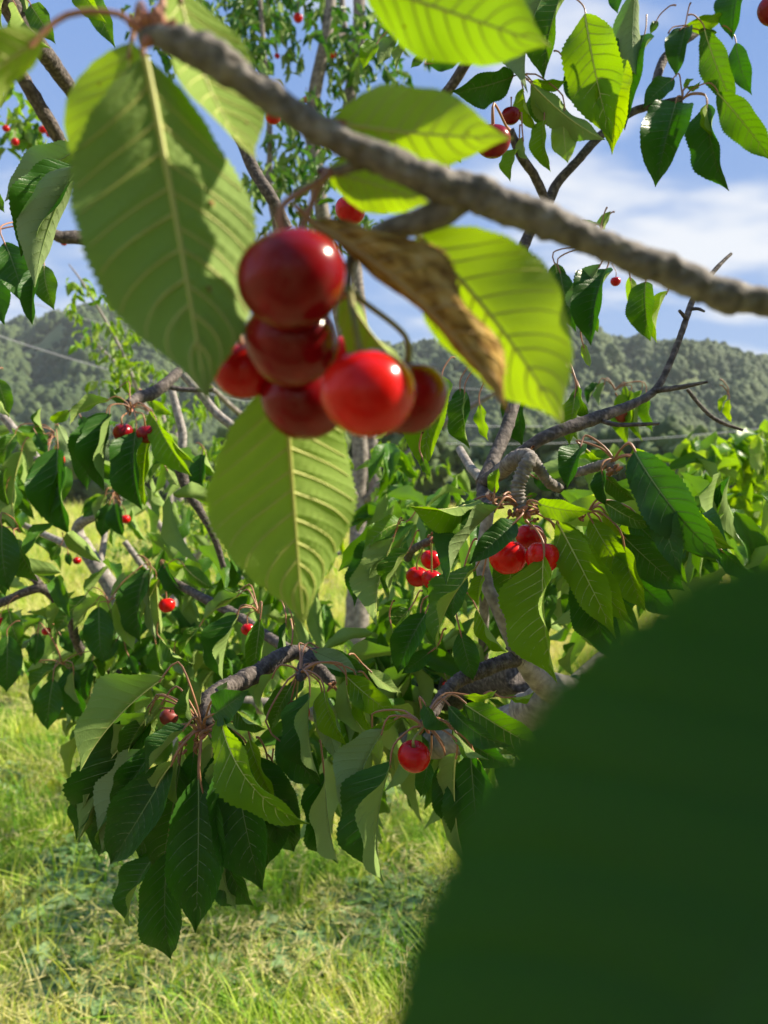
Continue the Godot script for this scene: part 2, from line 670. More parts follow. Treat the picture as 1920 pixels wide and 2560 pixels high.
# ------------------------------------------------------------------ the place
func _ready() -> void:
	rng.seed = 20
	nz.noise_type = FastNoiseLite.TYPE_SIMPLEX_SMOOTH
	nz.frequency = 0.02
	nz.fractal_octaves = 2

	cam = Camera3D.new()
	cam.name = "camera"
	add_child(cam)
	cam.position = Vector3(0, 1.5, 0)
	cam.rotation_degrees = Vector3(-1.5, 0, 0)
	var lens := CameraAttributesPhysical.new()
	lens.frustum_focal_length = 18.13
	lens.frustum_focus_distance = 0.52
	lens.frustum_near = 0.01
	lens.frustum_far = 4000.0
	lens.exposure_aperture = 7.6
	cam.attributes = lens
	cam.current = true
	eye = cam.transform

	var az := deg_to_rad(77.0)
	var el := deg_to_rad(40.0)
	sun_dir = Vector3(sin(az) * cos(el), sin(el), -cos(az) * cos(el))
	var sun := DirectionalLight3D.new()
	sun.name = "sun"
	add_child(sun)
	sun.look_at_from_position(Vector3.ZERO, -sun_dir, Vector3.UP)
	sun.light_energy = 1.6
	sun.light_color = Color(1.0, 0.95, 0.86)
	sun.light_angular_distance = 0.5
	sun.shadow_enabled = true

	var env := Environment.new()
	env.background_mode = Environment.BG_SKY
	var sky_mat := PanoramaSkyMaterial.new()
	sky_mat.panorama = make_sky(sun_dir)
	env.sky = Sky.new()
	env.sky.sky_material = sky_mat
	env.tonemap_mode = Environment.TONE_MAPPER_LINEAR
	env.tonemap_exposure = 2.3
	env.background_energy_multiplier = 0.45
	env.fog_enabled = true
	env.fog_density = 0.0002
	env.fog_light_color = Color(0.93, 0.97, 1.0)
	env.sdfgi_enabled = true
	env.ssao_enabled = true
	env.ssil_enabled = true
	var we := WorldEnvironment.new()
	we.name = "world"
	we.environment = env
	add_child(we)

	materials()
	ground()
	hills()
	power_lines()
	grass()
	background_trees()
	main_tree()
	left_branch()
	near_branch()
	near_twig()


func structure(o: Node, label: String) -> void:
	o.set_meta("kind", "structure")
	o.set_meta("label", label)
	o.set_meta("category", "terrain")


func ground() -> void:
	var m := std(Color.WHITE, 0.95)
	m.albedo_texture = noise_tex(0.01, [0.0, 0.35, 0.5, 0.62, 1.0], [lin(0.07, 0.055, 0.03), lin(0.12, 0.11, 0.04), lin(0.22, 0.22, 0.07), lin(0.3, 0.26, 0.11), lin(0.36, 0.29, 0.15)], 1024, FastNoiseLite.TYPE_SIMPLEX_SMOOTH, 7, 31)
	m.heightmap_enabled = true
	m.heightmap_texture = noise_tex(0.03, [], [], 512, FastNoiseLite.TYPE_SIMPLEX_SMOOTH, 5, 32)
	m.heightmap_scale = 4.0
	m.uv1_triplanar = true
	m.uv1_world_triplanar = true
	m.uv1_scale = Vector3.ONE / 2.7
	var p := PackedVector3Array()
	var n := 61
	for r in n:
		for c in n:
			var fz := (r / float(n - 1)) * 2.0 - 1.0
			var fx := (c / float(n - 1)) * 2.0 - 1.0
			var x := signf(fx) * pow(absf(fx), 3.0) * 800.0
			var z := -signf(fz) * pow(absf(fz), 3.0) * 800.0
			p.append(Vector3(x, ground_y(x, z), z))
	var acc := Acc.new()
	acc.grid(p, n)
	var o := part("ground", acc.mesh(m), self)
	structure(o, "grassy orchard floor of green and straw coloured growth")


func ground_y(x: float, z: float) -> float:
	return 0.05 * nz.get_noise_2d(x * 12.0, z * 12.0) if absf(x) + absf(z) < 60.0 else 0.0


func ridge(a: float) -> float:
	# height of the skyline, in tangent of the elevation, by bearing (in tangent to the right of straight ahead)
	var left := 0.208 + 0.020 * exp(-pow((a + 0.375) / 0.05, 2.0)) - 0.05 * smoothstep(-0.34, 0.05, a)
	var right := 0.196 - 0.03 * smoothstep(0.22, 0.55, a)
	return lerpf(left, right, smoothstep(-0.1, 0.2, a)) + 0.004 * nz.get_noise_1d(a * 900.0)


func hill_at(a: float, t: float) -> Vector3:
	# t: 0 at the foot, 1 at the skyline, past 1 the far side
	var dist := lerpf(210.0, 620.0, t)
	var bearing := atan(a)
	var top := ridge(a) * 620.0
	var y := top * (smoothstep(0.0, 1.0, t) * 0.5 + 0.5 * clampf(t, 0, 1)) if t <= 1.0 else top * (1.0 - (t - 1.0) * 0.8)
	y += 22.0 * nz.get_noise_2d(a * 420.0, t * 130.0) * clampf(t * 2.0, 0, 1) * clampf((1.05 - t) * 4.0, 0.1, 1.0)
	return Vector3(sin(bearing) * dist / cos(bearing) * 0.5 + a * dist * 0.5, y + 0.5, -dist)


func hills() -> void:
	var p := PackedVector3Array()
	var cols := 120
	for r in 31:
		for c in cols:
			p.append(hill_at(-1.6 + 3.2 * c / (cols - 1), r / 26.0))
	var acc := Acc.new()
	acc.grid(p, cols)
	var m := std(Color.WHITE, 0.95)
	m.albedo_texture = noise_tex(0.01, [0.2, 0.5, 0.8], [lin(0.06, 0.09, 0.03), lin(0.12, 0.16, 0.05), lin(0.2, 0.22, 0.09)], 512, FastNoiseLite.TYPE_SIMPLEX_SMOOTH, 5, 40)
	m.uv1_triplanar = true
	m.uv1_world_triplanar = true
	m.uv1_scale = Vector3.ONE / 140.0
	var o := part("hills", acc.mesh(m), self)
	structure(o, "long wooded hills along the skyline behind the orchard")

	# the wood on them
	var blob := PackedVector3Array()
	var bc := 16
	for i in 11:
		var t := -PI / 2 + PI * i / 10.0
		for c in bc:
			var a := TAU * c / bc
			var d := Vector3(sin(a) * cos(t), sin(t), cos(a) * cos(t))
			blob.append(d * (1.0 + 0.35 * nz.get_noise_3dv(d * 70.0) + 0.3 * nz.get_noise_3dv(d * 190.0)) * Vector3(1, 0.9, 1))
	var ba := Acc.new()
	ba.grid(blob, bc, true)
	var wm := std(Color.WHITE, 0.9)
	wm.vertex_color_use_as_albedo = true
	var mm := MultiMesh.new()
	mm.transform_format = MultiMesh.TRANSFORM_3D
	mm.use_colors = true
	mm.mesh = ba.mesh(wm)
	var count := 30000
	var edge := 3600
	mm.instance_count = count + edge
	var placed := 0
	while placed < count:
		var a := rng.randf_range(-0.75, 0.8)
		var t := -0.12 + pow(rng.randf(), 0.8) * 1.15
		var s := hill_at(a, t)
		# a paler clearing crosses the left slope
		var open := a < -0.2 and absf(t - 0.70 - 0.25 * (a + 0.4)) < 0.035
		if open and rng.randf() < 0.85:
			continue
		var r := 1.2 + 3.6 * pow(rng.randf(), 2.0)
		var b := Basis(Vector3.UP, rng.randf() * TAU).scaled(Vector3(r, r * rng.randf_range(0.9, 1.4), r))
		mm.set_instance_transform(placed, Transform3D(b, s + Vector3(0, r * 0.5, 0)))
		var k := rng.randf() * 0.5 + 0.5 * (0.5 + nz.get_noise_2d(s.x * 0.6, s.z * 0.6))
		mm.set_instance_color(placed, Color(0.022, 0.048, 0.012).lerp(Color(0.066, 0.1, 0.026), clampf(k, 0, 1)))
		placed += 1
	var home := Vector3.ZERO
	var high := 6.0
	for i in edge:
		if i % 40 == 0:
			home = Vector3(0, 0, -rng.randf_range(62, 130))
			home.x = home.z * rng.randf_range(-0.62, 0.62)
			high = rng.randf_range(3.5, 8.0)
		var r := rng.randf_range(0.5, 1.3)
		var w := rng.randf()
		var o2 := Vector3(rng.randfn(), 0, rng.randfn()) * (2.2 * sqrt(1.05 - w))
		mm.set_instance_transform(count + i, Transform3D(Basis(Vector3.UP, rng.randf() * TAU).scaled(Vector3(r, r, r)), home + o2 + Vector3(0, 0.3 + high * w, 0)))
		mm.set_instance_color(count + i, Color(0.03, 0.06, 0.016).lerp(Color(0.1, 0.15, 0.035), rng.randf()))
	var f := MultiMeshInstance3D.new()
	f.name = "forest"
	f.multimesh = mm
	add_child(f)
	f.set_meta("kind", "stuff")
	f.set_meta("label", "mixed green wood covering the far hills")
	f.set_meta("category", "forest")


func power_lines() -> void:
	var i := 0
	for w in [[Vector3(-30, 17.0, -60), Vector3(9, 9.3, -60), "upper thin power cable across the left hill"], [Vector3(-22, 10.4, -44), Vector3(9, 5.2, -44), "lower pale power cable across the left hill"], [Vector3(4, 4.6, -50), Vector3(45, 9.4, -50), "thin power cable before the right hill"]]:
		var a: Vector3 = w[0]
		var b: Vector3 = w[1]
		var pts := PackedVector3Array()
		var rr := PackedFloat32Array()
		for k in 25:
			var t := k / 24.0
			pts.append(a.lerp(b, t) - Vector3(0, 1.4 * 4.0 * t * (1.0 - t), 0))
			rr.append(0.03)
		var acc := Acc.new()
		acc.tube(pts, rr, 6)
		var o := part("power_cable" if i == 0 else "power_cable_%03d" % i, acc.mesh(M.cable), self)
		o.set_meta("label", w[2])
		o.set_meta("category", "cable")
		o.set_meta("group", "power cables over the valley")
		i += 1


func grass_clump(blades: int, tall: float, spread: float, wide: float, lean: float, heads := 0) -> Acc:
	var acc := Acc.new()
	for i in blades:
		var a := rng.randf() * TAU
		var root := Vector3(cos(a), 0, sin(a)) * spread * sqrt(rng.randf())
		var out := Vector3(cos(a + rng.randf_range(-0.8, 0.8)), 0, sin(a + rng.randf_range(-0.8, 0.8)))
		var h := tall * rng.randf_range(0.5, 1.0)
		var ln := lean * rng.randf_range(0.3, 1.3)
		var side := out.cross(Vector3.UP).rotated(Vector3.UP, rng.randf_range(-0.8, 0.8)) * wide * rng.randf_range(0.6, 1.2)
		var p := PackedVector3Array()
		for j in 6:
			var t := j / 5.0
			var c := root + Vector3.UP * h * (t - 0.35 * ln * t * t) + out * h * ln * t * t
			var w := side * (1.0 - pow(t, 1.6)) + side * 0.04
			p.append(c - w)
			p.append(c + Vector3.UP * 0.12 * w.length())
			p.append(c + w)
		acc.grid(p, 3)
		if i < heads:
			for s in 9:
				var t := 0.72 + 0.28 * s / 8.0
				var c := root + Vector3.UP * h * (t - 0.35 * ln * t * t) + out * h * ln * t * t
				var d := (out * rng.randf_range(-0.4, 1.0) + Vector3.UP * rng.randf_range(-0.4, 0.8) + side.normalized() * rng.randf_range(-1, 1)).normalized()
				acc.tube(PackedVector3Array([c, c + d * 0.009, c + d * 0.02, c + d * 0.034]), PackedFloat32Array([0.0005, 0.0019, 0.0012, 0.0002]), 4)
	return acc


func weed_mesh() -> Acc:
	var acc := Acc.new()
	for i in 9:
		var a := TAU * i / 9.0 + rng.randf_range(-0.4, 0.4)
		var out := Vector3(cos(a), 0, sin(a))
		var rad := rng.randf_range(0.015, 0.075)
		var h := rng.randf_range(0.03, 0.10)
		var c := out * rad + Vector3.UP * h
		acc.tube(PackedVector3Array([Vector3.ZERO, out * rad * 0.4 + Vector3.UP * h * 0.7, c]), PackedFloat32Array([0.001, 0.0009, 0.0007]), 4)
		for k in 3:
			var b := a + (k - 1) * 1.5
			var d := Vector3(cos(b), rng.randf_range(-0.2, 0.45), sin(b)).normalized()
			var side := d.cross(Vector3.UP).normalized()
			var n := side.cross(d)
			var len_ := rng.randf_range(0.026, 0.046)
			var p := PackedVector3Array()
			for j in 5:
				var t := j / 4.0
				var w := sin(PI * pow(t, 0.8) * 0.93 + 0.1) * len_ * 0.38
				var m := c + d * len_ * t - n * len_ * 0.3 * t * t
				p.append(m - side * w + n * w * 0.3)
				p.append(m)
				p.append(m + side * w + n * w * 0.3)
			acc.grid(p, 3)
	return acc


func scatter(called: String, label: String, category: String, meshes: Array, counts: Array, near: float, far: float, pow_: float, tint: Callable, keep: Callable, grow := 0.0) -> void:
	for k in meshes.size():
		var mm := MultiMesh.new()
		mm.transform_format = MultiMesh.TRANSFORM_3D
		mm.use_colors = true
		mm.mesh = meshes[k]
		var list := []
		var cols := []
		var tries := 0
		while list.size() < counts[k] and tries < counts[k] * 20:
			tries += 1
			var d := near + (far - near) * pow(rng.randf(), pow_)
			var x := rng.randf_range(-1, 1) * (d * 0.56 + 0.5)
			var q := Vector3(x, 0, -d)
			if not keep.call(q):
				continue
			q.y = ground_y(q.x, q.z) - 0.005
			var s := rng.randf_range(0.65, 1.2) * (1.0 + grow * maxf(0.0, d - 4.0))
			var b := Basis(Vector3.UP, rng.randf() * TAU).rotated(Vector3(rng.randf_range(-1, 1), 0, rng.randf_range(-1, 1)).normalized(), rng.randf() * 0.3).scaled(Vector3(s, s, s))
			list.append(Transform3D(b, q))
			cols.append(tint.call(q))
		mm.instance_count = list.size()
		for i in list.size():
			mm.set_instance_transform(i, list[i])
			mm.set_instance_color(i, cols[i])
		var o := MultiMeshInstance3D.new()
		o.name = numbered(called)
		o.multimesh = mm
		add_child(o)
		o.set_meta("kind", "stuff")
		o.set_meta("label", label)
		o.set_meta("category", category)


func weed_at(q: Vector3) -> float:
	return nz.get_noise_2d(q.x * 55.0 + 300.0, q.z * 55.0) + 0.05 - 0.12 * maxf(0.0, -q.z - 2.9)


func grass() -> void:
	var gm := std(Color.WHITE, 0.6)
	gm.vertex_color_use_as_albedo = true
	gm.backlight_enabled = true
	gm.backlight = Color(0.95, 0.95, 0.6)
	gm.metallic_specular = 0.4
	var green := func(q):
		var k: float = nz.get_noise_2d(q.x * 70.0, q.z * 70.0) * 1.6 + rng.randf_range(-0.5, 0.5) + 0.16 + 0.35 * smoothstep(3.5, 8.0, -q.z)
		var c: Color = Color(0.19, 0.4, 0.03).lerp(Color(0.58, 0.66, 0.1), clampf(k + 0.45, 0, 1))
		return c.lerp(Color(0.72, 0.64, 0.33), clampf(k - 0.3, 0, 0.85))
	var straw := func(_q): return Color(0.75, 0.68, 0.40).lerp(Color(0.55, 0.55, 0.2), rng.randf())
	var all := func(_q): return true
	var ms := []
	for i in 4:
		ms.append(grass_clump(13, [0.2, 0.3, 0.16, 0.26][i], 0.05, [0.0042, 0.0038, 0.0055, 0.003][i], [0.6, 0.9, 1.0, 0.45][i]).mesh(gm))
	scatter("grass", "short green and straw grass of the orchard floor", "grass", ms, [3300, 3300, 3300, 3300], 1.7, 9.0, 1.5, green, func(q): return (weed_at(q) < 0.1 or rng.randf() < 0.3) and (nz.get_noise_2d(q.x * 90.0 - 500.0, q.z * 90.0) < 0.42 or rng.randf() < 0.15))
	scatter("far_grass", "grass of the field beyond the trees", "grass", ms.slice(0, 2), [7000, 7000], 8.0, 60.0, 1.9, green, all, 0.05)
	scatter("dry_grass", "dry seeding oat grass standing in the orchard floor", "grass", [grass_clump(7, 0.33, 0.06, 0.0012, 0.8, 6).mesh(gm), grass_clump(9, 0.2, 0.05, 0.0022, 1.5, 2).mesh(gm)], [900, 1300], 1.8, 9.0, 1.3, straw, func(q): return nz.get_noise_2d(q.x * 40.0 + 90.0, q.z * 40.0) > -0.22)
	var wm := std(Color.WHITE, 0.55)
	wm.vertex_color_use_as_albedo = true
	wm.backlight_enabled = true
	wm.backlight = Color(0.8, 0.9, 0.5)
	var weedy := func(q): return weed_at(q) > 0.0
	scatter("weeds", "low grey green clover like weeds between the grass", "weeds", [weed_mesh().mesh(wm), weed_mesh().mesh(wm)], [2100, 2100], 1.7, 4.4, 1.2, func(_q): return Color(0.16, 0.3, 0.1).lerp(Color(0.32, 0.44, 0.2), rng.randf()), weedy)


func background_trees() -> void:
	# the tree straight ahead, some six metres off
	var t := thing("cherry_tree", "forked grey cherry tree standing farther back in the grass behind the hanging fruit", "tree", P(905, 1735, 6.0) * Vector3(1, 0, 1), "orchard trees")
	var B := func(x, y, d): return P(x, y, d)
	bark("trunk", t, [Vector3(P(905, 1700, 6.0).x, -0.1, P(905, 1700, 6.0).z), B.call(893, 1640, 6.0), B.call(895, 1480, 6.0), B.call(905, 1330, 6.0)], [0.125, 0.105, 0.09, 0.085], M.old_bark, 16, 0.12)
	bark("limb", t, [B.call(900, 1400, 6.0), B.call(893, 1250, 6.0), B.call(900, 1120, 5.95), B.call(870, 900, 5.9), B.call(810, 560, 5.8), B.call(780, 300, 5.7), B.call(820, 60, 5.6), B.call(835, -200, 5.6)], [0.085, 0.062, 0.06, 0.058, 0.055, 0.05, 0.045, 0.04], M.old_bark, 12, 0.12)
	bark("limb", t, [B.call(905, 1400, 6.0), B.call(938, 1280, 6.05), B.call(930, 1130, 6.1), B.call(900, 800, 6.1), B.call(872, 420, 6.1), B.call(880, 200, 6.1), B.call(898, 40, 6.1), B.call(890, -200, 6.1)], [0.08, 0.055, 0.052, 0.052, 0.052, 0.05, 0.05, 0.04], M.old_bark, 12, 0.12)
	bark("limb", t, [B.call(882, 190, 6.1), B.call(860, 60, 6.0), B.call(850, -80, 6.0)], [0.03, 0.024, 0.02], M.old_bark, 8)
	bark("limb", t, [B.call(895, 130, 6.1), B.call(925, 60, 6.2), B.call(960, 0, 6.2)], [0.028, 0.022, 0.018], M.old_bark, 8)
	bark("limb", t, [B.call(900, 1000, 5.9), B.call(760, 760, 5.6), B.call(680, 520, 5.4), B.call(674, 320, 5.3), B.call(650, 0, 5.2)], [0.04, 0.03, 0.024, 0.02, 0.015], M.old_bark, 9)
	bark("limb", t, [B.call(690, 480, 5.4), B.call(600, 360, 5.3), B.call(560, 260, 5.2), B.call(520, 80, 5.1)], [0.02, 0.018, 0.014, 0.008], M.old_bark, 8)
	bark("limb", t, [B.call(815, 110, 5.7), B.call(845, 90, 5.7), B.call(880, 75, 5.8)], [0.016, 0.014, 0.01], M.old_bark, 7)
	bark("limb", t, [B.call(900, 1250, 6.0), B.call(760, 1130, 5.5), B.call(620, 1050, 5.0), B.call(520, 960, 4.6)], [0.035, 0.028, 0.02, 0.012], M.old_bark, 8)
	bark("limb", t, [B.call(915, 1250, 6.0), B.call(1080, 1080, 5.7), B.call(1280, 960, 5.4)], [0.035, 0.026, 0.012], M.old_bark, 8)
	var crown := Crown.new()
	var spots := []
	for s in [[560, 40, 90, 60, 26], [680, 40, 70, 60, 26], [760, 60, 60, 70, 16], [620, 150, 40, 60, 14], [740, 430, 50, 80, 20], [830, 330, 50, 130, 20], [960, 70, 80, 70, 16], [960, 180, 60, 60, 10], [870, 560, 60, 90, 14], [700, 560, 60, 90, 16], [640, 420, 40, 60, 8], [1040, 20, 70, 40, 12], [470, 60, 50, 60, 12], [420, 30, 50, 50, 8]]:
		for i in s[4]:
			spots.append([s[0] + rng.randfn() * s[2] * 0.8, s[1] + rng.randfn() * s[3] * 0.8, rng.randf_range(5.0, 6.3)])
	for s in spots:
		spray(crown, P(s[0], s[1], s[2]), 7, 0.135, 0.08)
	settle(crown, t, 300, [0, 1, 4])
	for c in [[745, 45, 12, 5.2, "dark cherry near the top of the back tree, left of its grey limbs"], [832, 136, 9, 5.5, "small dark cherry between the two upright grey limbs of the back tree"], [765, 250, 9, 5.6, "tiny dark cherry just left of the grey limb, low in the back crown"], [693, 140, 7, 5.5, "tiniest dark cherry of the back tree, alone against blue sky"]]:
		cherry("V", c[0] * 0.864, c[1] * 0.864, c[2] * 0.864, c[3], M.cherry_red, c[4], "cherries of the back tree")

	# lower growth around it
	var u := thing("cherry_tree", "low bushy cherry tree with bright small leaves behind the middle of the scene", "tree", Vector3(P(640, 1500, 4.2).x, 0, P(640, 1500, 4.2).z), "orchard trees")
	bark("trunk", u, [Vector3(P(455, 1500, 4.4).x, -0.05, P(455, 1500, 4.4).z), P(455, 1500, 4.4), P(450, 1330, 4.4), P(440, 1130, 4.3), P(435, 980, 4.3)], [0.05, 0.036, 0.03, 0.024, 0.012], M.grey_bark, 9)
	bark("limb", u, [P(452, 1390, 4.4), P(390, 1300, 4.3), P(330, 1210, 4.2)], [0.022, 0.017, 0.01], M.grey_bark, 8)
	bark("limb", u, [P(455, 1450, 4.4), P(530, 1330, 4.2), P(620, 1250, 4.1)], [0.024, 0.018, 0.01], M.grey_bark, 8)
	bark("limb", u, [P(455, 1480, 4.4), P(640, 1440, 4.2), P(860, 1380, 4.0)], [0.022, 0.016, 0.01], M.grey_bark, 8)
	var c2 := Crown.new()
	for s in [[560, 1130, 60, 60, 14], [470, 1230, 60, 60, 12], [540, 1290, 60, 50, 10], [830, 1130, 50, 70, 12], [820, 1380, 60, 90, 20], [880, 1230, 40, 80, 12], [1010, 1250, 70, 70, 14], [1000, 1130, 50, 50, 9], [520, 1480, 90, 60, 18], [640, 1560, 90, 50, 18], [980, 1560, 80, 80, 18], [420, 1050, 40, 40, 6], [500, 1010, 30, 40, 6], [1060, 1620, 60, 60, 10], [700, 1640, 60, 40, 10]]:
		for i in s[4]:
			spray(c2, P(s[0] + rng.randfn() * s[2] * 0.7, s[1] + rng.randfn() * s[3] * 0.7, rng.randf_range(2.4, 4.2)), 5, 0.075, 0.045)
	settle(c2, u, 300, [2, 1, 2, 3])

	# sapling shoots at the left
	var w := thing("cherry_sapling", "slender young shoots with small pale leaves against the left hill", "sapling", Vector3(P(400, 1200, 3.0).x, 0, P(400, 1200, 3.0).z))
	bark("stem", w, [Vector3(P(440, 1500, 3.0).x, -0.05, P(440, 1500, 3.0).z), P(420, 1150, 3.0), P(360, 1010, 2.95), P(290, 850, 2.9), P(215, 720, 2.9), P(172, 660, 2.9)], [0.02, 0.012, 0.009, 0.006, 0.004, 0.002], M.grey_bark, 8)
	bark("stem", w, [P(410, 1120, 3.0), P(330, 960, 3.05), P(250, 870, 3.05), P(200, 840, 3.05)], [0.009, 0.006, 0.005, 0.002], M.grey_bark, 7)
	var c3 := Crown.new()
	for s in [[195, 715, 25, 22, 5], [190, 770, 20, 20, 4], [215, 865, 22, 20, 5], [265, 790, 25, 25, 5], [290, 900, 30, 35, 8], [320, 840, 30, 35, 7], [345, 930, 30, 30, 7], [260, 920, 25, 25, 4], [380, 900, 20, 30, 4], [300, 760, 20, 20, 3], [355, 985, 25, 25, 4]]:
		for i in s[4]:
			spray(c3, P(s[0] + rng.randfn() * s[2] * 0.8, s[1] + rng.randfn() * s[3] * 0.8, rng.randf_range(2.75, 3.1)), 4, 0.055, 0.02)
	settle(c3, w, 300, [1, 2, 3, 2])

	# the tree at the right edge
	var r := thing("cherry_tree", "leafy cherry tree at the right edge before the right hill", "tree", Vector3(P(2100, 1300, 2.0).x, 0, P(2100, 1300, 2.0).z), "orchard trees")
	bark("trunk", r, [Vector3(P(2150, 1300, 2.1).x, -0.05, P(2150, 1300, 2.1).z), P(2150, 1600, 2.1), P(2080, 1350, 2.0), P(1950, 1220, 1.9), P(1800, 1180, 1.8), P(1690, 1200, 1.75)], [0.05, 0.04, 0.03, 0.016, 0.009, 0.004], M.grey_bark, 10)
	var c4 := Crown.new()
	for s in [[1790, 1120, 60, 35, 9], [1880, 1180, 45, 60, 12], [1850, 1260, 60, 50, 12], [1740, 1180, 35, 35, 6], [1900, 1090, 30, 40, 6], [1880, 1330, 50, 40, 8], [1790, 1310, 60, 40, 8], [2050, 1250, 80, 90, 14]]:
		for i in s[4]:
			spray(c4, P(s[0] + rng.randfn() * s[2] * 0.75, s[1] + rng.randfn() * s[3] * 0.75, rng.randf_range(1.5, 2.1)), 4, 0.095, 0.03)
	for i in 170:
		spray(c4, Vector3(3.0, 3.45, -3.85) + Vector3(rng.randf_range(-0.7, 0.7), rng.randf_range(-0.6, 0.6), rng.randf_range(-0.7, 0.7)), 4, 0.12, 0.06)
	bark("limb", r, [Vector3(P(2150, 1300, 2.1).x, 0.6, P(2150, 1300, 2.1).z), Vector3(2.2, 1.6, -2.8), Vector3(2.9, 3.3, -3.8)], [0.045, 0.035, 0.015], M.grey_bark, 10)
	settle(c4, r, 300, [2, 1, 2, 3])
	for c in [[1895, 1118, 10, 1.7, "small red cherry at the right picture edge among sunlit leaves"], [1728, 1145, 9, 1.75, "small red cherry on the left flank of the right edge tree"], [1870, 1165, 9, 1.72, "lowest small red cherry on the tree at the right edge"]]:
		cherry("V", c[0] * 0.864, c[1] * 0.864, c[2] * 0.864, c[3], M.cherry_red, c[4], "cherries of the right tree")

	# a dense bush out in the field
	var s := thing("shrub", "dense dark green shrub standing in the dry field", "shrub", Vector3(P(430, 1450, 13.0).x, 0, -13.0))
	bark("stem", s, [Vector3(P(430, 1450, 13.0).x, -0.1, -13.0), P(430, 1410, 13.0), P(425, 1370, 13.0)], [0.07, 0.05, 0.03], M.old_bark, 8)
	var c5 := Crown.new()
	for i in 150:
		spray(c5, P(430 + rng.randfn() * 75, 1370 + rng.randfn() * 32, rng.randf_range(12.2, 13.8)), 6, 0.12, 0.16)
	settle(c5, s, 300, [1, 0])


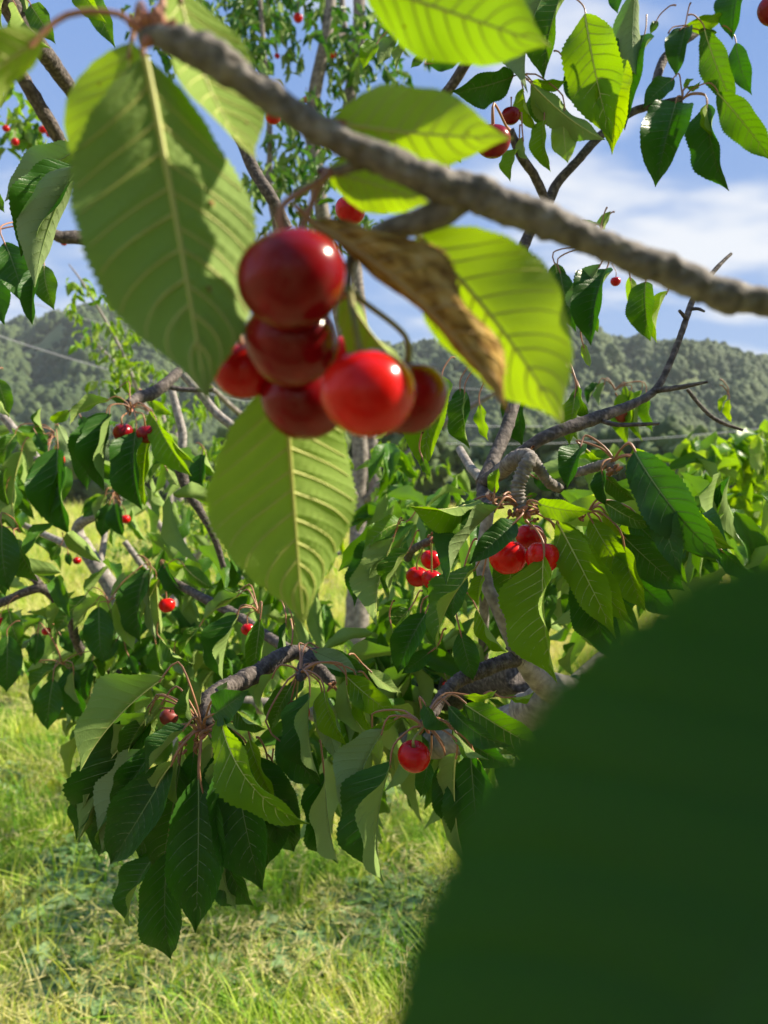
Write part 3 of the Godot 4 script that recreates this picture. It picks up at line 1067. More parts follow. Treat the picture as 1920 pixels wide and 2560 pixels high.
func main_tree() -> void:
	var t := thing("cherry_tree", "large near cherry tree whose drooping fruiting branches fill the scene", "tree", Vector3(0.62, 0, -1.0), "orchard trees")
	var dk: Material = M.dark_bark
	var gy: Material = M.grey_bark
	# limbs: thick ones come in from the right behind the blurred leaf
	bark("trunk", t, [Vector3(0.62, -0.1, -1.0), Vector3(0.6, 0.6, -0.98), Q("Z6", 1500, 900, 0.92), Q("Z6", 1300, 700, 0.9)], [0.07, 0.06, 0.05, 0.04], gy, 18, 0.1)
	bark("limb", t, [Q("Z6", 1500, 900, 0.92), Q("Z6", 1150, 900, 0.8), Q("Z6", 860, 855, 0.66), Q("Z6", 760, 780, 0.62), Q("Z6", 640, 860, 0.66), Q("C", 1500, 390, 0.72)], [0.04, 0.024, 0.017, 0.0155, 0.016, 0.014], gy, 18, 0.1)
	bark("limb", t, [Q("Z6", 770, 780, 0.62), Q("Z6", 680, 730, 0.6), Q("Z6", 600, 630, 0.58), Q("Z6", 545, 520, 0.57), Q("Z6", 490, 400, 0.56), Q("Z6", 425, 240, 0.56), Q("D", 1000, 420, 0.55)], [0.0145, 0.0098, 0.0075, 0.0068, 0.006, 0.005, 0.004], gy, 14, 0.1)
	bark("spur", t, [Q("Z6", 605, 625, 0.58), Q("Z6", 520, 645, 0.57), Q("Z6", 420, 685, 0.56), Q("Z6", 320, 730, 0.55), Q("Z6", 255, 790, 0.54), Q("Z6", 220, 850, 0.53), Q("C", 925, 490, 0.5)], [0.0055, 0.005, 0.0048, 0.0044, 0.004, 0.0036, 0.003], dk, 12, 0.2, 0.3, 0.0009)
	bark("limb", t, [Q("Z6", 600, 700, 0.75), Q("Z6", 420, 740, 0.85), Q("Z6", 280, 800, 0.95), Q("C", 800, 290, 1.0), Q("C", 500, 320, 1.1)], [0.019, 0.018, 0.017, 0.013, 0.011], dk, 14, 0.12)
	bark("limb", t, [Q("Z6", 700, 850, 0.7), Q("C", 1100, 580, 0.8), Q("C", 900, 600, 0.9), Q("C", 600, 560, 1.1), Q("C", 300, 420, 1.2), Q("A", 600, 200, 1.3), Q("G", 780, 760, 1.32), Q("G", 690, 520, 1.34), Q("G", 610, 290, 1.35), Q("G", 530, 170, 1.35), Q("G", 440, 30, 1.36)], [0.016, 0.015, 0.015, 0.014, 0.0135, 0.013, 0.013, 0.0135, 0.014, 0.0135, 0.014], gy, 14, 0.08)
	bark("limb", t, [Q("G", 460, 70, 1.36), Q("G", 430, -60, 1.36), Q("F", 800, 900, 1.3), Q("F", 790, 780, 1.28)], [0.013, 0.01, 0.007, 0.005], gy, 10, 0.08)
	bark("twig", t, [Q("G", 430, 70, 1.36), Q("G", 330, 30, 1.38), Q("G", 240, -10, 1.4), Q("F", 100, 1000, 1.45)], [0.009, 0.007, 0.006, 0.005], gy, 9, 0.08)
	bark("twig", t, [Q("F", 260, 580, 1.25), Q("F", 150, 440, 1.25), Q("F", 40, 300, 1.25), Q("F", -100, 150, 1.25)], [0.0075, 0.0075, 0.007, 0.007], gy, 9, 0.06)
	bark("twig", t, [Q("G", 540, 170, 1.36), Q("G", 560, 80, 1.38), Q("G", 575, -30, 1.4)], [0.007, 0.006, 0.005], gy, 8, 0.06)
	bark("twig", t, [Q("F", 880, 195, 0.95), Q("F", 960, 150, 0.98), Q("F", 1050, 120, 1.0), Q("F", 1150, 50, 1.02), Q("F", 1240, -40, 1.05)], [0.0052, 0.0075, 0.0085, 0.0075, 0.006], dk, 11, 0.16, 0.1, 0.004)
	bark("twig", t, [Q("F", 1270, -10, 1.2), Q("F", 1400, 140, 1.2), Q("F", 1500, 260, 1.2), Q("F", 1660, 390, 1.2), Q("F", 1900, 600, 1.25)], [0.0068, 0.0066, 0.007, 0.0072, 0.008], gy, 10, 0.08)
	bark("twig", t, [Q("F", 1180, 70, 1.3), Q("F", 1220, 230, 1.3), Q("F", 1260, 400, 1.3), Q("F", 1250, 620, 1.3)], [0.006, 0.007, 0.0075, 0.007], gy, 9, 0.08)
	bark("twig", t, [Q("F", 1150, 70, 1.15), Q("F", 1280, 95, 1.15), Q("F", 1480, 95, 1.15)], [0.004, 0.0036, 0.003], dk, 8, 0.14)
	bark("twig", t, [Q("F", 1250, 640, 1.05), Q("F", 1290, 780, 1.05), Q("F", 1400, 960, 1.05), Q("F", 1480, 1110, 1.05), Q("G", 1220, 170, 1.06)], [0.009, 0.0068, 0.006, 0.0052, 0.004], dk, 10, 0.12)
	bark("twig", t, [Q("G", 680, 30, 1.5), Q("G", 790, 180, 1.5), Q("G", 900, 330, 1.5)], [0.006, 0.006, 0.006], gy, 8, 0.06)
	bark("twig", t, [Q("G", -60, 390, 1.1), Q("G", 40, 350, 1.1), Q("G", 140, 305, 1.1), Q("G", 230, 285, 1.1), Q("G", 310, 350, 1.12), Q("G", 380, 430, 1.15), Q("G", 440, 620, 1.2), Q("G", 640, 760, 1.3)], [0.006, 0.006, 0.006, 0.0072, 0.007, 0.007, 0.007, 0.009], dk, 10, 0.12)
	bark("twig", t, [Q("G", 220, 270, 1.1), Q("G", 160, 200, 1.1), Q("G", 110, 150, 1.1)], [0.006, 0.005, 0.004], dk, 8, 0.1)
	bark("twig", t, [Q("G", 900, 220, 1.0), Q("G", 1020, 290, 0.98), Q("G", 1150, 360, 0.95), Q("G", 1290, 430, 0.93), Q("G", 1420, 520, 0.9), Q("G", 1560, 610, 0.85), Q("C", 300, 130, 0.75)], [0.004, 0.0055, 0.006, 0.006, 0.006, 0.006, 0.006], dk, 10, 0.12)
	bark("spur", t, [Q("C", 280, 85, 0.7), Q("C", 200, 70, 0.64), Q("C", 90, 100, 0.6), Q("A", 1340, 60, 0.58), Q("A", 1260, 100, 0.56), Q("A", 1150, 150, 0.54), Q("A", 1010, 230, 0.52), Q("A", 985, 330, 0.505), Q("A", 975, 430, 0.5)], [0.005, 0.0055, 0.006, 0.006, 0.0062, 0.0055, 0.0055, 0.005, 0.004], dk, 12, 0.24, 0.2, 0.0011)
	bark("spur", t, [Q("C", 290, 90, 0.64), Q("C", 240, 140, 0.6), Q("C", 215, 190, 0.57), Q("C", 205, 220, 0.56)], [0.0065, 0.005, 0.004, 0.0025], dk, 10, 0.2, 0.26, 0.0009)
	bark("spur", t, [Q("C", 290, 150, 0.66), Q("C", 340, 190, 0.64), Q("C", 380, 230, 0.62), Q("C", 395, 265, 0.61)], [0.006, 0.005, 0.004, 0.002], dk, 10, 0.2, 0.26, 0.001)
	# the gnarled spur in the middle, its bare twig up to the right
	bark("twig", t, [Q("D", 1000, 430, 0.55), Q("D", 960, 260, 0.58), Q("D", 1090, 160, 0.56), Q("Z4", 680, 790, 0.56), Q("Z4", 900, 705, 0.58), Q("Z4", 1050, 650, 0.6), Q("Z4", 1170, 580, 0.62), Q("Z4", 1240, 450, 0.63), Q("Z4", 1300, 290, 0.64), Q("Z4", 1340, 180, 0.65), Q("Z4", 1430, 60, 0.66), Q("Z4", 1500, -10, 0.67)], [0.005, 0.0048, 0.006, 0.0045, 0.0052, 0.0038, 0.003, 0.0026, 0.0026, 0.0024, 0.002, 0.0012], dk, 12, 0.2, 0.05, 0.003)
	bark("twig", t, [Q("Z4", 1170, 582, 0.62), Q("Z4", 1290, 565, 0.6), Q("Z4", 1400, 543, 0.59)], [0.0026, 0.0019, 0.0009], dk, 9, 0.2)
	bark("twig", t, [Q("Z4", 925, 705, 0.585), Q("Z4", 1000, 728, 0.57), Q("Z4", 1100, 728, 0.56), Q("Z4", 1190, 724, 0.55)], [0.002, 0.0017, 0.0015, 0.0009], dk, 9, 0.3)
	bark("twig", t, [Q("Z4", 1310, 575, 0.7), Q("Z4", 1370, 650, 0.7), Q("Z4", 1440, 710, 0.7), Q("Z4", 1550, 752, 0.7)], [0.0016, 0.0018, 0.0018, 0.0012], dk, 9, 0.3)
	bark("twig", t, [Q("Z4", 1310, 275, 0.64), Q("Z4", 1275, 235, 0.635)], [0.0022, 0.0012], dk, 8, 0.2)
	bark("twig", t, [Q("Z4", 1325, 230, 0.645), Q("Z4", 1355, 228, 0.64), Q("Z4", 1385, 240, 0.635)], [0.0018, 0.0014, 0.0009], dk, 8, 0.2)
	bark("twig", t, [Q("D", 800, 10, 0.75), Q("D", 880, 140, 0.7), Q("D", 960, 230, 0.6), Q("D", 1000, 330, 0.57)], [0.004, 0.0042, 0.0042, 0.004], gy, 10, 0.15)
	bark("spur", t, [Q("D", 1080, 165, 0.53), Q("D", 1190, 75, 0.49), Q("D", 1280, 70, 0.475), Q("D", 1245, 150, 0.475), Q("D", 1205, 250, 0.475), Q("D", 1205, 350, 0.475), Q("D", 1225, 450, 0.475)], [0.0045, 0.005, 0.0046, 0.0044, 0.0042, 0.004, 0.0045], M.twig_bark, 14, 0.25, 0.24, 0.0008)
	bark("spur", t, [Q("D", 1290, 75, 0.48), Q("D", 1350, 150, 0.485), Q("D", 1420, 240, 0.49), Q("D", 1490, 280, 0.5)], [0.0042, 0.0034, 0.003, 0.0026], M.twig_bark, 12, 0.2, 0.26, 0.0008)
	bark("spur", t, [Q("E", 560, 230, 0.52), Q("E", 640, 215, 0.51), Q("E", 720, 190, 0.5), Q("E", 790, 175, 0.49), Q("E", 830, 225, 0.485)], [0.0024, 0.003, 0.003, 0.003, 0.002], M.twig_bark, 12, 0.22, 0.26, 0.0008)
	bark("twig", t, [Q("D", 670, 620, 0.72), Q("D", 600, 640, 0.74), Q("D", 480, 700, 0.8), Q("D", 440, 760, 0.9)], [0.0034, 0.004, 0.004, 0.005], dk, 10, 0.2)
	bark("twig", t, [Q("Z6", 420, 240, 0.8), Q("Z6", 432, 400, 0.85), Q("Z6", 428, 600, 0.9), Q("Z6", 435, 760, 0.95)], [0.0055, 0.0056, 0.006, 0.008], gy, 9, 0.1)
	bark("twig", t, [Q("Z6", 640, 330, 0.8), Q("Z6", 590, 490, 0.8), Q("Z6", 540, 600, 0.8)], [0.004, 0.005, 0.005], dk, 8, 0.1)
	bark("twig", t, [Q("Z6", 1000, 560, 0.7), Q("Z6", 900, 650, 0.68), Q("Z6", 800, 740, 0.64)], [0.003, 0.0036, 0.004], gy, 8, 0.12)
	bark("twig", t, [Q("Z6", 280, 560, 0.9), Q("Z6", 265, 680, 0.9), Q("Z6", 240, 800, 0.92)], [0.003, 0.0034, 0.004], dk, 8, 0.1)
	# upper right: the fork against the sky
	bark("twig", t, [Q("D", 960, 250, 0.6), Q("Z4", 560, 640, 0.66), Q("Z4", 640, 150, 0.72), Q("Z2", 600, 1080, 0.74), Q("Z2", 705, 880, 0.75), Q("Z2", 750, 790, 0.75), Q("Z2", 840, 690, 0.75), Q("Z2", 930, 590, 0.76), Q("Z2", 1060, 490, 0.78), Q("Z2", 1170, 455, 0.78), Q("Z2", 1290, 430, 0.77)], [0.006, 0.0055, 0.005, 0.0052, 0.0055, 0.0046, 0.0043, 0.0043, 0.004, 0.0036, 0.0036], dk, 11, 0.14, 0.04, 0.004)
	bark("twig", t, [Q("Z2", 705, 880, 0.75), Q("Z2", 650, 760, 0.73), Q("Z2", 590, 670, 0.71), Q("Z2", 545, 560, 0.7)], [0.0046, 0.0042, 0.0042, 0.0036], dk, 11, 0.16, 0.06, 0.004)
	bark("twig", t, [Q("Z2", 1150, 460, 0.78), Q("Z2", 1190, 300, 0.8), Q("Z2", 1240, 220, 0.81), Q("Z2", 1350, 140, 0.82), Q("Z2", 1470, 40, 0.84)], [0.004, 0.0046, 0.0046, 0.004, 0.003], dk, 10, 0.14)
	bark("twig", t, [Q("Z2", 120, 600, 0.82), Q("Z2", 220, 470, 0.8), Q("Z2", 300, 360, 0.78), Q("Z2", 400, 210, 0.76), Q("Z2", 560, 60, 0.74), Q("Z2", 700, -80, 0.72)], [0.006, 0.0056, 0.0052, 0.005, 0.0046, 0.004], dk, 10, 0.14)

	# ---- bud scales and fruit remains on the spurs
	for s in [["D", 1080, 360, 0.47, 110], ["D", 1180, 440, 0.47, 70], ["D", 1300, 460, 0.475, 80], ["E", 640, 450, 0.5, 45], ["E", 820, 215, 0.485, 25], ["A", 960, 480, 0.495, 50], ["A", 860, 560, 0.5, 70], ["C", 920, 500, 0.5, 25], ["C", 395, 265, 0.61, 22], ["F", 400, 440, 1.1, 60], ["F", 905, 230, 0.95, 40], ["D", 610, 610, 0.73, 30], ["F", 810, 840, 1.25, 30]]:
		for i in 9:
			var a := Q(s[0], s[1] + rng.randfn() * s[4] * 0.5, s[2] + rng.randfn() * s[4] * 0.25, s[3] + rng.randfn() * 0.003)
			var d: Vector3 = Vector3(rng.randf_range(-1, 1), rng.randf_range(-1, 0.8), rng.randf_range(-1, 1)).normalized() * rng.randf_range(0.003, 0.007) * (s[3] / 0.5)
			var acc := Acc.new()
			acc.tube(PackedVector3Array([a, a + d * 0.4 + Vector3(0, 0.0006, 0), a + d * 0.8, a + d]), PackedFloat32Array([0.0004, 0.0014, 0.001, 0.0002]), 6)
			part("bud_scale", acc.mesh(M.dry if i % 3 else M.bud), t)

	# ---- leaves, cluster by cluster
	var s1 := Q("A", 960, 470, 0.497)
	leaves(t, "A", [
		[690, 95, 110, 740, 0.50, -0.02, -122, 1, 1, 1.15],
		[600, 335, 95, 1225, 0.51, 0.0, 160, 1, 1, 0.9],
		[590, 345, 205, 1290, 0.525, 0.01, 20, 1, 0, 1.0],
		[610, 590, 265, 1300, 0.505, 0.0, -125, 2, 4, 0.9],
		[745, 680, 318, 1385, 0.49, 0.0, -18, 5, 4, 1.6],
		[850, 430, 562, 760, 0.48, -0.01, 28, 2, 4, 1.25],
		[800, 700, 662, 1470, 0.515, 0.01, 8, 0, 0, 1.1],
		[795, 640, 800, 1015, 0.50, -0.01, 120, 2, 2, 0.7],
		[930, 770, 907, 1862, 0.485, -0.015, -6, 5, 0, 1.2],
		[1030, 545, 1100, 1345, 0.495, 0.0, 175, 2, 1, 0.85],
		[1110, 580, 1182, 1440, 0.50, 0.01, -28, 2, 0, 1.0],
		[1175, 600, 1375, 1572, 0.49, -0.01, -16, 5, 0, 1.5],
		[1080, 355, 1700, 1106, 0.475, -0.02, 35, 3, 2, 0.85],
		[1020, 357, 1277, 183, 0.48, -0.02, 15, 0, 4, 1.35],
		[905, 420, 868, 138, 0.50, 0.0, 35, 1, 1, 1.2],
		[945, 340, 960, 140, 0.505, 0.0, 130, 2, 1, 0.9],
		[1050, 300, 1130, 120, 0.52, 0.0, 165, 0, 4, 1.2],
		[1150, 300, 1400, 452, 0.505, 0.0, 25, 1, 1, 1.0],
		[1050, 420, 1290, 640, 0.51, 0.0, 10, 0, 0, 1.0],
		[625, 1330, 450, 1830, 0.52, 0.0, 35, 1, 0, 1.0],
		[720, 1300, 738, 2042, 0.50, 0.0, -14, 1, 0, 1.0],
		[1080, 1200, 1310, 1672, 0.53, 0.0, 12, 1, 0, 1.2],
		[1060, 1250, 1192, 1692, 0.52, 0.0, 150, 0, 0, 1.3],
		[1400, 700, 1390, 1420, 0.53, 0.0, -10, 0, 0, 1.7],
		[1280, 520, 1500, 1000, 0.505, 0.0, 20, 1, 2, 0.9],
		[560, 380, 420, 660, 0.515, 0.0, -30, 1, 1, 1.2],
		[700, 250, 560, 430, 0.51, -0.005, 160, 3, 1, 1.0],
		[1000, 420, 1120, 590, 0.51, 0.0, 170, 0, 4, 1.1],
		[640, 900, 520, 1350, 0.53, 0.0, 10, 0, 0, 1.2],
		[900, 600, 860, 900, 0.52, 0.0, 10, 0, 0, 1.2],
		[760, 670, 530, 1240, 0.484, 0.0, -115, 2, 2, 0.6],
		[1180, 640, 1400, 1120, 0.483, 0.0, -118, 2, 1, 0.7],
		[560, 420, 130, 1000, 0.515, 0.0, -130, 1, 1, 0.9],
		[640, 560, 330, 1010, 0.5, 0.0, -20, 1, 0, 0.9],
		[1300, 640, 1600, 1180, 0.525, 0.0, -8, 0, 0, 1.2],
		[1000, 900, 1010, 1500, 0.525, 0.0, -6, 0, 0, 1.2],
		[480, 900, 240, 1330, 0.52, 0.0, -20, 1, 0, 1.0],
		[330, 820, 85, 1220, 0.525, 0.0, -40, 1, 0, 1.0],
		[1060, 640, 1190, 1430, 0.487, 0.0, -120, 2, 2, 0.5],
		[960, 880, 1105, 1350, 0.482, 0.0, -112, 2, 1, 0.55],
		[1480, 820, 1590, 1300, 0.535, 0.0, -8, 1, 0, 1.2],
		[880, 1180, 1000, 1640, 0.53, 0.0, -8, 0, 0, 1.3],
		[560, 1150, 640, 1480, 0.535, 0.0, -8, 0, 0, 1.2],
	], s1)
	var s2 := Q("C", 210, 195, 0.565)
	leaves(t, "C", [
		[62, 195, -30, 395, 0.555, 0.0, 130, 2, 2, 0.9],
		[262, 300, 318, 792, 0.54, -0.01, 35, 2, 0, 1.25],
		[345, 290, 475, 605, 0.55, -0.01, -30, 1, 2, 0.95],
		[470, 230, 590, 550, 0.58, 0.0, 120, 2, 1, 1.0],
		[540, 280, 622, 532, 0.585, 0.0, -25, 1, 2, 0.9],
		[470, 205, 782, 452, 0.585, -0.01, 20, 0, 2, 1.15],
		[650, 290, 830, 445, 0.61, 0.0, 25, 1, 1, 1.1],
		[600, 170, 792, 302, 0.62, 0.0, 150, 8, 1, 1.1],
		[280, 62, 542, 190, 0.60, -0.01, 170, 8, 4, 1.0],
		[340, 70, 582, 175, 0.615, 0.0, 15, 3, 0, 1.3],
		[75, 560, 330, 845, 0.54, 0.0, 15, 0, 0, 1.5],
		[345, 760, 425, 1290, 0.55, 0.0, -45, 2, 0, 1.15],
		[60, 800, 180, 1160, 0.57, 0.0, 5, 0, 0, 1.3],
		[330, 300, 440, 720, 0.57, 0.0, 175, 4, 4, 0.9],
		[160, 260, 40, 520, 0.58, 0.0, 10, 1, 1, 1.1],
		[170, 480, 210, 650, 0.57, 0.0, 20, 0, 2, 1.4],
		[230, 230, 130, 370, 0.6, 0.0, 20, 3, 0, 1.3],
	], s2)
	var s3 := Q("C", 920, 505, 0.495)
	leaves(t, "C", [
		[690, 515, 497, 1062, 0.495, -0.01, -132, 1, 4, 1.1],
		[733, 700, 690, 1407, 0.485, -0.01, 40, 1, 0, 1.3],
		[925, 368, 1072, 510, 0.49, -0.01, 20, 1, 0, 1.4],
		[1060, 378, 1432, 612, 0.495, -0.01, 25, 3, 4, 0.75],
		[1160, 372, 1590, 622, 0.51, 0.0, 12, 3, 1, 0.95],
		[1085, 512, 1300, 692, 0.49, -0.01, 75, 2, 1, 0.7],
		[1090, 515, 1430, 745, 0.515, 0.0, 20, 3, 0, 0.9],
		[1040, 690, 1096, 1120, 0.50, 0.0, 15, 0, 0, 1.0],
		[1048, 700, 1150, 1045, 0.492, 0.0, 140, 2, 1, 0.6],
		[1105, 650, 1152, 1290, 0.485, 0.0, 150, 2, 1, 0.9],
		[1190, 650, 1260, 1330, 0.50, 0.0, 5, 1, 0, 1.0],
		[1220, 680, 1420, 975, 0.50, 0.0, 25, 1, 1, 0.9],
		[950, 700, 900, 905, 0.54, 0.0, 10, 0, 0, 1.6],
		[640, 540, 670, 700, 0.53, 0.0, 160, 0, 2, 1.3],
		[760, 460, 600, 520, 0.5, 0.0, 20, 3, 2, 0.8],
		[1150, 320, 1340, 290, 0.52, 0.0, 40, 3, 2, 0.8],
		[1420, 330, 1560, 295, 0.56, 0.0, 40, 1, 2, 1.0],
		[1330, 700, 1490, 770, 0.55, 0.0, 40, 3, 2, 1.0],
		[1340, 700, 1500, 860, 0.53, 0.0, 10, 1, 0, 1.3],
	], s3)
	var s4 := Q("D", 1230, 455, 0.475)
	leaves(t, "D", [
		[1072, 400, 706, 945, 0.462, -0.015, 38, 1, 4, 1.15],
		[1185, 512, 862, 805, 0.455, -0.01, -5, 1, 4, 1.0],
		[920, 815, 640, 1400, 0.475, 0.0, 60, 1, 1, 1.0],
		[915, 360, 452, 402, 0.47, -0.03, -48, 1, 2, 1.15],
		[1045, 312, 1070, 138, 0.465, 0.0, 10, 1, 2, 1.3],
		[1170, 640, 1112, 1108, 0.49, 0.0, 5, 0, 1, 1.35],
		[345, 620, 225, 1230, 0.72, -0.02, 125, 1, 1, 1.1],
		[335, 620, 70, 1100, 0.735, 0.0, 20, 1, 0, 1.0],
		[425, 512, 130, 730, 0.74, -0.02, 35, 3, 2, 1.0],
		[450, 700, 312, 1035, 0.72, 0.0, 30, 1, 1, 1.2],
		[690, 560, 620, 440, 0.70, 0.0, 0, 0, 1, 1.3],
		[830, 830, 740, 1200, 0.52, 0.0, 15, 0, 0, 1.2],
		[960, 880, 930, 1090, 0.55, 0.0, 10, 1, 2, 1.3],
		[1260, 340, 1340, 320, 0.53, 0.0, 0, 0, 1, 1.5],
		[1330, 400, 1520, 410, 0.50, 0.0, 150, 0, 4, 1.4],
		[1490, 440, 1610, 430, 0.51, 0.0, 10, 0, 1, 1.4],
		[1490, 640, 1620, 900, 0.50, 0.0, 5, 0, 0, 1.3],
		[540, 60, 600, 200, 0.62, 0.0, 10, 0, 1, 1.0],
	], s4)
	leaves(t, "Z6", [
		[690, 190, 746, 738, 0.45, -0.01, 26, 1, 2, 1.25],
		[205, 600, 75, 700, 0.60, 0.0, 10, 0, 0, 1.2],
		[180, 440, 60, 700, 0.60, 0.0, 5, 1, 0, 1.1],
		[330, 520, 385, 730, 0.55, 0.0, 0, 0, 0, 1.4],
		[400, 420, 535, 610, 0.6, 0.0, -40, 2, 2, 0.9],
		[160, 450, 150, 620, 0.6, 0.0, 140, 1, 1, 0.9],
		[30, 480, 60, 620, 0.65, 0.0, 10, 0, 2, 1.2],
		[110, 420, 20, 560, 0.66, 0.0, 10, 1, 1, 1.2],
	], Q("Z6", 300, 420, 0.56))
	var s5 := Q("E", 330, 470, 0.475)
	leaves(t, "E", [
		[505, 483, 828, 1125, 0.462, -0.015, 14, 0, 2, 0.8],
		[530, 483, 930, 1065, 0.475, -0.01, 18, 0, 2, 0.85],
		[400, 388, 700, 432, 0.46, -0.015, -20, 3, 2, 1.0],
		[560, 640, 650, 860, 0.49, 0.0, 0, 0, 0, 1.5],
		[640, 780, 790, 1200, 0.49, 0.0, 5, 1, 0, 1.1],
		[690, 900, 830, 1250, 0.5, 0.0, 5, 0, 0, 1.4],
	], s5)
	var s6 := Q("E", 680, 440, 0.49)
	leaves(t, "E", [
		[690, 470, 905, 800, 0.48, -0.005, 10, 0, 2, 1.1],
		[860, 560, 1205, 870, 0.485, 0.0, 8, 0, 0, 1.15],
		[870, 620, 992, 980, 0.475, 0.0, -20, 1, 2, 0.9],
		[770, 385, 1032, 522, 0.48, -0.015, -15, 3, 1, 0.95],
		[760, 430, 905, 570, 0.485, 0.0, 30, 1, 3, 0.8],
		[900, 460, 1130, 680, 0.5, 0.0, 0, 0, 0, 1.3],
		[980, 500, 1130, 640, 0.51, 0.0, 0, 0, 2, 1.2],
		[930, 800, 1150, 1010, 0.5, 0.0, 5, 0, 0, 1.5],
		[820, 900, 930, 1180, 0.5, 0.0, 5, 0, 1, 1.2],
	], s6)
	var s7 := Q("E", 820, 155, 0.485)
	leaves(t, "E", [
		[645, 70, 562, 308, 0.49, -0.01, 12, 1, 0, 1.6],
		[755, 210, 770, 402, 0.48, 0.0, -25, 1, 0, 1.9],
		[775, 245, 932, 372, 0.49, 0.0, 10, 1, 1, 1.2],
		[930, 105, 1408, 695, 0.47, -0.02, 12, 3, 4, 0.95],
		[925, 90, 1475, 640, 0.485, -0.015, 20, 3, 2, 1.0],
		[960, 180, 1080, 482, 0.475, -0.01, -20, 1, 3, 0.8],
		[1035, 275, 1190, 795, 0.465, -0.02, -5, 0, 4, 0.8],
		[1050, 280, 1390, 700, 0.495, 0.0, 10, 0, 0, 1.1],
		[660, 90, 760, 145, 0.5, 0.0, 40, 3, 2, 0.8],
		[380, 240, 500, 320, 0.53, 0.0, 5, 0, 0, 1.5],
		[1400, 640, 1620, 800, 0.5, 0.0, 15, 1, 0, 1.0],
	], s7)
	# the group hanging in the gap right of the fruit
	leaves(t, "Z4", [
		[250, 520, 168, 935, 0.66, -0.01, -14, 1, 2, 1.15],
		[330, 570, 330, 760, 0.7, 0.0, 10, 0, 0, 1.2],
		[350, 590, 372, 835, 0.69, 0.0, 20, 1, 1, 1.1],
		[415, 640, 450, 800, 0.72, 0.0, 30, 4, 2, 1.0],
		[600, 575, 600, 825, 0.7, 0.0, -30, 1, 0, 1.2],
		[835, 560, 900, 710, 0.6, 0.0, 20, 1, 1, 1.0],
		[825, 600, 800, 820, 0.6, 0.0, 10, 1, 2, 0.9],
		[845, 640, 840, 800, 0.62, 0.0, -60, 2, 2, 0.8],
		[500, 440, 550, 580, 0.75, 0.0, 0, 0, 0, 1.3],
	], Q("Z4", 620, 450, 0.7))
	leaves(t, "Z4", [
		[960, 55, 893, 388, 0.7, -0.01, 10, 1, 0, 1.3],
		[935, 35, 850, 312, 0.69, 0.0, 130, 1, 4, 0.9],
		[890, 240, 925, 330, 0.69, 0.0, 10, 0, 1, 1.5],
		[1060, 90, 1110, 285, 0.72, 0.0, 170, 1, 2, 0.8],
		[1130, 110, 1152, 370, 0.72, 0.0, 5, 1, 1, 1.2],
		[1225, 150, 1178, 375, 0.73, 0.0, 30, 1, 2, 0.9],
		[760, 60, 830, 330, 0.72, 0.0, 10, 0, 0, 1.0],
		[740, 30, 790, 250, 0.73, 0.0, 10, 4, 1, 1.1],
		[860, 380, 890, 480, 0.7, 0.0, 170, 1, 2, 1.0],
	], Q("Z4", 880, -20, 0.72))
	# small leaves and a withered cluster before the hill
	leaves(t, "Z4", [
		[930, 550, 880, 640, 1.0, 0.0, 20, 1, 0, 1.2],
		[955, 545, 930, 650, 1.0, 0.0, 130, 1, 4, 1.0],
		[1040, 560, 1050, 640, 1.0, 0.0, 20, 0, 2, 1.0],
		[1065, 580, 1050, 820, 1.0, 0.0, 10, 1, 2, 0.9],
		[1110, 580, 1115, 800, 1.0, 0.0, -30, 2, 2, 1.0],
		[1130, 590, 1160, 760, 1.0, 0.0, 20, 1, 1, 0.9],
		[1480, 600, 1450, 680, 1.0, 0.0, 20, 1, 3, 0.9],
		[1490, 620, 1500, 720, 1.0, 0.0, 20, 1, 3, 0.9],
	], Q("Z4", 1000, 580, 1.0))

	# ---- upper right, against the sky
	leaves(t, "Z2", [
		[868, 60, 986, 615, 0.72, 0.0, 12, 0, 2, 1.15],
		[1005, 260, 985, 668, 0.73, 0.0, -10, 1, 3, 0.85],
		[775, -40, 690, 345, 0.71, 0.0, 14, 1, 1, 1.6],
		[690, -30, 620, 402, 0.69, 0.0, 120, 1, 4, 0.9],
		[635, 360, 955, 605, 0.71, 0.0, 150, 1, 1, 0.8],
		[800, 300, 880, 470, 0.74, 0.0, 5, 0, 0, 1.6],
		[560, 330, 290, 395, 0.7, -0.02, -35, 0, 0, 1.6],
		[600, 380, 665, 565, 0.72, 0.0, 20, 1, 3, 1.1],
		[650, 390, 720, 545, 0.73, 0.0, 20, 1, 1, 1.2],
		[690, 520, 720, 742, 0.72, 0.0, 10, 1, 2, 1.0],
		[775, 480, 795, 705, 0.72, 0.0, 170, 4, 2, 1.3],
		[575, 640, 545, 785, 0.7, 0.0, 25, 1, 2, 1.4],
		[600, 590, 620, 690, 0.69, 0.0, 140, 1, 1, 1.2],
		[640, 350, 790, 345, 0.72, 0.0, 30, 3, 2, 0.9],
		[500, 200, 610, 310, 0.73, 0.0, 10, 0, 0, 1.2],
	], Q("Z2", 590, 330, 0.71))
	leaves(t, "Z2", [
		[1085, -40, 1088, 325, 0.74, 0.0, 150, 5, 4, 1.2],
		[1125, 150, 1040, 562, 0.76, 0.0, 8, 1, 0, 1.2],
		[1000, -60, 1010, 60, 0.75, 0.0, 10, 0, 0, 1.4],
	], Q("Z2", 1130, -60, 0.78))
